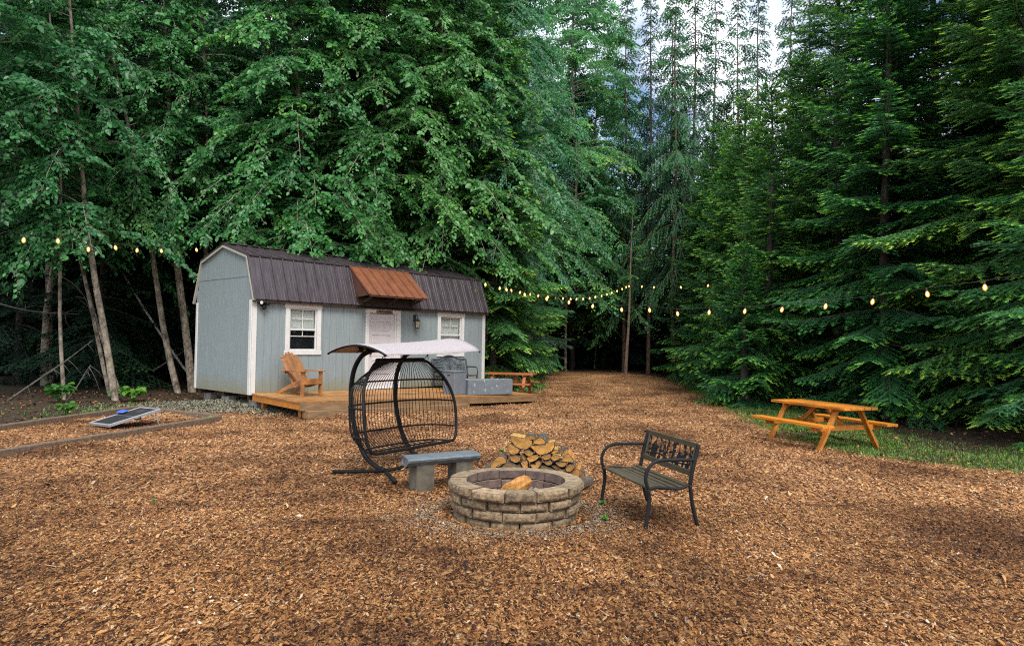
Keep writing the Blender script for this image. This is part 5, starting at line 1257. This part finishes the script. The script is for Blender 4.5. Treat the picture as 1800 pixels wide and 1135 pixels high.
# --- firs round the clearing
for i, (me, x, y, rz, sc, lab) in enumerate([
    (fir_mid[0], -.4, 29.0, .4, 1.15, 'bushy fir with low drooping boughs right of the shed'),
    (fir_big[1], .2, 34.0, 1.3, .85, 'dark fir behind the bushy fir at the left side of the path gap'),
    (fir_big[0], -.7, 25.2, 2.0, .95, 'tall dark trunked fir right behind the end of the shed'),
    (fir_mid[0], 9.7, 31.5, 2.2, 1.05, 'fir with layered boughs at the right side of the dark path gap'),
    (fir_mid[1], 8.5, 25.0, 0.3, 1.15, 'fir with broad low boughs right of the path gap'),
    (fir_big[1], 8.7, 27.5, .9, .62, 'fir behind the string lights right of the path gap'),
    (sapling, 6.7, 19.6, 0, 1.0, 'small young fir with a thin pale leader left of the picnic table'),
    (fir_mid[1], 7.7, 20.6, 1.7, 1.02, 'medium fir behind the small young fir'),
    (fir_big[0], 9.9, 20.8, .5, .95, 'large dark fir behind the picnic table with bright hanging boughs'),
    (fir_big[1], 9.3, 16.9, 2.9, .9, 'fir with bright tipped boughs directly right of the picnic table'),
    (fir_big[2], 11.2, 18.2, 4.0, 1.0, 'tall dark fir deep behind the right hand strings'),
    (fir_big[0], 10.9, 14.3, 1.1, .95, 'dense fir at the right edge reaching over the grass strip'),
    (fir_mid[0], 10.2, 11.7, 3.5, 1.05, 'nearest fir with a low bough poking in at the right frame edge'),
    (fir_big[1], 12.7, 16.2, 5.0, 1.05, 'tall fir filling the upper right corner'),
    (fir_mid[1], 9.9, 23.5, 2.4, 1.25, 'fir in the second row behind the large dark fir'),
]): plant_tree('fir_tree', me, x, y, lab, rz=rz, sc=sc)
pole = conifer(150, 9, 4.9, 1.0, dead=.0, step=.6, per=(1, 2), r0=.10, lean=(.04, 0), bark=bark_pine, thin=.8)
plant_tree('leaning_pole_tree', pole, 6.15, 36.8, 'thin leaning bare tree in the path gap that carries the string lights')
# --- tall airy larches against the sky
for i, (me, x, y, rz, sc, lab) in enumerate([
    (larch[0], 9.9, 37.5, .3, 1.0, 'tall airy larch with a straight brown trunk in the middle of the sky gap'),
    (larch[1], 8.7, 36.6, 1.9, 1.05, 'tall airy larch just left of the straight trunked one in the sky gap'),
    (larch[1], 15.6, 36.0, 4.1, 1.1, 'tall larch at the right side of the sky gap'),
    (larch[0], 6.9, 42.0, 2.5, 1.0, 'tall larch at the left side of the sky gap behind the birch'),
    (larch[0], 12.9, 44.0, 5.2, 1.1, 'farther larch seen between two trunks in the sky gap'),
    (larch[0], 7.9, 39.5, 1.1, .95, 'airy larch crowding the left part of the sky gap'),
    (larch[1], 11.6, 35.2, 3.3, .95, 'nearer airy larch right of the straight brown trunk'),
    (larch[0], 14.2, 39.5, 2.2, .98, 'airy larch with hanging twigs in the right half of the sky gap'),
    (larch[1], 10.6, 46.0, 4.4, 1.2, 'distant larch filling the middle of the sky gap'),
    (larch[1], 17.5, 43.0, .9, 1.2, 'farther larch behind the right side of the sky gap'),
]): plant_tree('larch_tree', me, x, y, lab, rz=rz, sc=sc)

# --- the wood behind, tree by tree
R = np.random.default_rng(77)
def wood(name, kinds, spots, label, group, lo, hi):
    for x, y in spots:
        me = kinds[R.integers(len(kinds))]
        plant_tree(name, me, float(x), float(y), label, group=group, rz=float(R.uniform(0, 6.28)), sc=float(R.uniform(lo, hi)))
def rows(x0, x1, y0, y1, n, mind, avoid=None):
    out = []; tries = 0
    while len(out) < n and tries < 4000:
        tries += 1; p = np.array([R.uniform(x0, x1), R.uniform(y0, y1)])
        if abs(p[0])/p[1] > .98 or sdist(p[None])[0] > -1.2 or (avoid and avoid(p)): continue
        if -10.5 < p[0] < 1 and p[1] < 27 and p[1] > 15: continue
        if all(np.hypot(*(p-q)) > mind for q in out): out.append(p)
    return out
gap = lambda p: .14 < p[0]/p[1] < .47
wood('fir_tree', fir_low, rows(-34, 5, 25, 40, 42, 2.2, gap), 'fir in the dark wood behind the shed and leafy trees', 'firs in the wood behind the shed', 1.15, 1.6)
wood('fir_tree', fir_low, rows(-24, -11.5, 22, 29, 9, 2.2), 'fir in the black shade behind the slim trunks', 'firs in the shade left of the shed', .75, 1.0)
wood('leafy_tree', bushy, rows(-34, 3, 27, 42, 18, 3.0, gap), 'leafy tree deep in the wood behind the shed', 'leafy trees in the wood behind the shed', 1.0, 1.3)
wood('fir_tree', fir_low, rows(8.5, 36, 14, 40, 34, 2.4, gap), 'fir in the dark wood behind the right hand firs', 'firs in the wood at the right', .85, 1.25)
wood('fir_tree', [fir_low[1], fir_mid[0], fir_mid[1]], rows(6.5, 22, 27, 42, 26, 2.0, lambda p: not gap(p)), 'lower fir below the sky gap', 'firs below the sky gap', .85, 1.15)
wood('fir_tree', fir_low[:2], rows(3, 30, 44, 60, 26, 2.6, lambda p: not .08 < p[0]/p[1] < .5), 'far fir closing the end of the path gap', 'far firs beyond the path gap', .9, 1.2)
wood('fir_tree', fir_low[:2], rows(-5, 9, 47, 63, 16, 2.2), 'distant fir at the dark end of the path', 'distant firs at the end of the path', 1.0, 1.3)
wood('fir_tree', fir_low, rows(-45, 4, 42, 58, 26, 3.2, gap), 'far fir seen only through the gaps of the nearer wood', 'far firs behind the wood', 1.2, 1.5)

# --- undergrowth: broad leaved weeds at the foot of the trunks, sticks, grass
def weed(x, y, h, n, leaf, label, seed, group=None, name='broadleaf_weed', hi=.9):
    R_ = np.random.default_rng(seed); P, D, T = [], [], []; st = []
    for i in range(n):
        a = R_.uniform(0, 6.28); l = h*R_.uniform(.5, 1.1); d = np.array([math.cos(a)*R_.uniform(.15, .75), math.sin(a)*R_.uniform(.15, .75), 1]); tip = d*l
        st.append(([(0, 0, 0), tuple(tip*.5+np.array([0, 0, .02])), tuple(tip)], .004, .002)); P.append(tip); D.append([math.cos(a), math.sin(a), .1]); T.append(R_.uniform(.22*hi, hi))
        for k in range(2): aa = a+R_.choice([-1.2, 1.2]); P.append(tip*.85); D.append([math.cos(aa), math.sin(aa), .1]); T.append(R_.uniform(.22*hi, hi))
    t = thing(name, label, 'weed', (x, y, gz(x, y)), 0, group)
    link('stem', tubes_mesh('stem', st, weed_leaf, 4), t)
    me = leaves_mesh('foliage', np.array(P), np.array(D), leaf*R_.uniform(.7, 1.25, len(P)), np.array(T), weed_leaf, R_, .3); link('foliage', me, t); return t
p = at(205, 712); weed(p[0]-.1, p[1]+.9, .36, 26, .19, 'bright green broad leaved weed at the foot of the grey trunk', 1)
p = at(190, 712); weed(p[0]-.6, p[1]+1.3, .24, 10, .12, 'low green weed left of the bright leaf clump', 2, hi=.5)
p = at(70, 722); weed(p[0]-.5, p[1]+1.4, .5, 20, .2, 'dark green broad leaved weed in the shade at the far left', 3, hi=.15)
p = at(100, 735); weed(p[0], p[1]+.3, .3, 14, .13, 'small dim weed just beyond the far timber', 4, hi=.2)
p = at(362, 741); weed(p[0], p[1], .10, 14, .06, 'tiny green weed at the end of the near timber', 5, name='weed_tuft')
p = at(1058, 888); weed(p[0], p[1], .05, 14, .022, 'little weed tuft under the front leg of the park bench', 6, name='weed_tuft')
p = at(1062, 915); weed(p[0], p[1], .045, 30, .022, 'bright weed tuft on the chips between fire pit and park bench', 7, name='weed_tuft')
p = at(268, 884); weed(p[0], p[1], .04, 5, .022, 'lone green seedling in the open chips at the left', 8, name='weed_tuft')
p = at(882, 796); weed(p[0], p[1], .05, 12, .03, 'yellowish weed tuft left of the woodpile', 9, name='weed_tuft')
def stick(pts, r, label, twigs=6, seed=1, name='dead_branch'):
    R_ = random.Random(seed); P = arc(pts, 6); mb = MB(); mb.tube(P, [r*(1-.7*i/(len(P)-1)) for i in range(len(P))], 6)
    for k in range(twigs):
        i = R_.randrange(len(P)//5, len(P)-1); a = np.array(P[i]); d = np.array([R_.uniform(-.6, .6), R_.uniform(-.3, .3), R_.uniform(-.9, .5)]); l = R_.uniform(.3, .9)
        mb.tube(arc([a, a+d*l*.5+np.array([R_.uniform(-.06, .06), 0, 0]), a+d*l], 3), [.010*(1-.8*j/6) for j in range(7)], 4)
    o = mb.build(name, dead_wood, smooth=True); c = np.array(pts[0]); recentre(o, c); tag(o, label, 'branch')
def V_(x, y, Y): return tuple(atY(x, y, Y))
stick([V_(-20, 728, 17.0), V_(60, 672, 17.2), V_(110, 638, 17.5), V_(163, 598, 18.0)], .032, 'long bare fallen branch slanting up from the left frame edge', 12, 1)
stick([V_(110, 715, 17.6), V_(135, 680, 17.8), V_(150, 655, 18.0), V_(160, 640, 18.1)], .022, 'dead bent stick leaning against the stems beside the grey trunk', 8, 2)
stick([V_(0, 534, 17.5), V_(45, 545, 17.6), V_(90, 550, 17.8), V_(140, 552, 18.2)], .022, 'bare horizontal dead branch high in the dark at the left', 8, 3)
stick([V_(268, 652, 21.3), V_(300, 632, 21.6), V_(330, 613, 21.9)], .03, 'grey dead pole leaning behind the tree foot left of the shed', 1, 4)
stick([V_(98, 480, 18.4), V_(130, 500, 18.6), V_(150, 525, 18.8), V_(165, 570, 19.0)], .02, 'thin curved dead stem arching between the slim trunks', 4, 5)
q0, q1, q2 = at(1018, 893), at(1042, 897), at(1068, 908)
stick([tuple(q+np.array([0, 0, gz(q[0], q[1])+.018])) for q in (q0, q1, q2)], .007, 'thin dark twig lying between the fire pit and the park bench', 0, 6, 'fallen_twig')
def grass_patch(name, label, fn, n, hm, seed):
    R_ = np.random.default_rng(seed); P = fn(R_, n); n = len(P); z = ground_z(P[:, 0], P[:, 1]); P3 = np.concatenate([P, z[:, None]], 1)
    a = R_.uniform(0, 6.28, n); h = hm*np.exp(R_.normal(0, .35, n))[:, None]; d = np.stack([np.cos(a), np.sin(a), np.zeros(n)], -1); s = np.stack([-np.sin(a), np.cos(a), np.zeros(n)], -1)*.0045*(1+hm*8); b = R_.uniform(.15, .9, (n, 1))
    V = np.stack([P3-s, P3+s, P3+np.array([0, 0, 1])*h*.6+d*h*b*.3+s*.7, P3+np.array([0, 0, 1])*h*.6+d*h*b*.3-s*.7, P3+np.array([0, 0, 1])*h*(1-.3*b)+d*h*b], 1).reshape(-1, 3)
    k = np.arange(n)[:, None]*5; F = np.concatenate([k+np.array([0, 1, 2]), k+np.array([0, 2, 3]), k+np.array([3, 2, 4])], 1).reshape(-1, 3)
    tag(link(name, raw_mesh(name, V, F, grass_mat, np.repeat(R_.beta(1.6, 1.8, n), 5))), label, 'grass', kind='stuff')
def strip_right(R_, n):
    p = np.stack([R_.uniform(5, 14, n*6), R_.uniform(7.5, 27, n*6)], -1); s = sdist(p); k = (s < R_.normal(.12, .18, len(p))) & (s > -2.1+R_.normal(0, .5, len(p)))
    cl = np.sin(p[:, 0]*2.1+1)*np.sin(p[:, 1]*1.7)+np.sin(p[:, 0]*4.7)*np.sin(p[:, 1]*5.3+2)*.6; k &= cl > R_.normal(-.55, .5, len(p)); return p[k][:n]
grass_patch('grass', 'short green grass strip between the chips and the firs on the right', strip_right, 60000, .036, 1)
def fringe(R_, n):
    p = np.stack([R_.uniform(-13, 8, n*8), R_.uniform(14, 40, n*8)], -1); s = sdist(p); k = (s < R_.normal(.05, .2, len(p))) & (s > -1.0+R_.normal(0, .3, len(p)))
    k &= ~((p[:, 0] > -9) & (p[:, 0] < .8) & (p[:, 1] > 15) & (p[:, 1] < 24)); return p[k][:n]
grass_patch('sparse_grass', 'sparse dull grass along the forest edge', fringe, 9000, .09, 2)
def litter():
    R_ = np.random.default_rng(9); p = np.stack([R_.uniform(-20, 20, 60000), R_.uniform(8, 42, 60000)], -1); s = sdist(p); p = p[(s < .25) & (s > -6)][:26000]
    P3 = np.concatenate([p, ground_z(p[:, 0], p[:, 1])[:, None]], 1)
    me = flakes('leaf_litter', P3, R_.uniform(.04, .09, len(p)), R_.uniform(.3, .7, len(p)), R_.beta(1.2, 3, len(p)), chipm, .35, .012, 3)
    tag(link('leaf_litter', me), 'brown fallen leaves and twigs on the forest floor round the clearing', 'leaf litter', kind='stuff')
litter()
bpy.context.view_layer.update()
# --- boughs that would grow into the shed are cut back: each such tree gets its own trimmed copy of the mesh
def trim_to_shed(tree):
    bpy.context.view_layer.update()
    for o in tree.children:
        me = o.data; n = len(me.vertices); co = np.empty(n*3, np.float32); me.vertices.foreach_get('co', co); co = co.reshape(-1, 3)
        Mx = np.array(o.matrix_world); wv = co@Mx[:3, :3].T+Mx[:3, 3]-SHED0
        a = wv@UX; b = wv@VX; z = wv[:, 2]
        yy = np.minimum(b, WY-b); rf = np.where(yy < KN[0], EA[1]+(yy-EA[0])/(KN[0]-EA[0])*(KN[1]-EA[1]), KN[1]+(yy-KN[0])/(AP[0]-KN[0])*(AP[1]-KN[1]))
        bad = (a > -.06) & (a < LX+.1) & (b > -.2) & (b < WY+.2) & (z < rf+.03)
        bad |= (a > -1.2) & (a < LX+.6) & (b > -2.6) & (b < .0) & (z < 2.62)
        bad |= (a > -.5) & (a < LX+.4) & (b > -1.2) & (b < .35) & (z < 3.62)
        bad |= (a > -1.0) & (a <= 0) & (b > -.5) & (b < WY+.1) & (z < 3.3)
        if not bad.any(): continue
        if o.name.startswith('trunk') and abs(co[bad][:, :2]).max() < .3: continue
        nm = me.copy(); o.data = nm
        import bmesh
        bm = bmesh.new(); bm.from_mesh(nm); bm.faces.ensure_lookup_table(); bm.verts.ensure_lookup_table()
        if o.name.startswith('crown'):
            per = n and 6; leafbad = bad.reshape(-1, per).any(1) if n % per == 0 and len(nm.polygons[0].vertices) == 4 else None
            dead_v = [bm.verts[i] for i in np.nonzero(np.repeat(leafbad, per) if leafbad is not None else bad)[0]]
        else: dead_v = [bm.verts[i] for i in np.nonzero(bad)[0]]
        bmesh.ops.delete(bm, geom=dead_v, context='VERTS'); bm.to_mesh(nm); bm.free(); nm.update()
sc_ = shed_pt(LX/2, WY/2, 0)
for o in [o for o in bpy.data.objects if o.type == 'EMPTY' and o.get('category') == 'tree']:
    if math.hypot(o.location.x-sc_[0], o.location.y-sc_[1]) < 10: trim_to_shed(o)
bpy.context.view_layer.update()
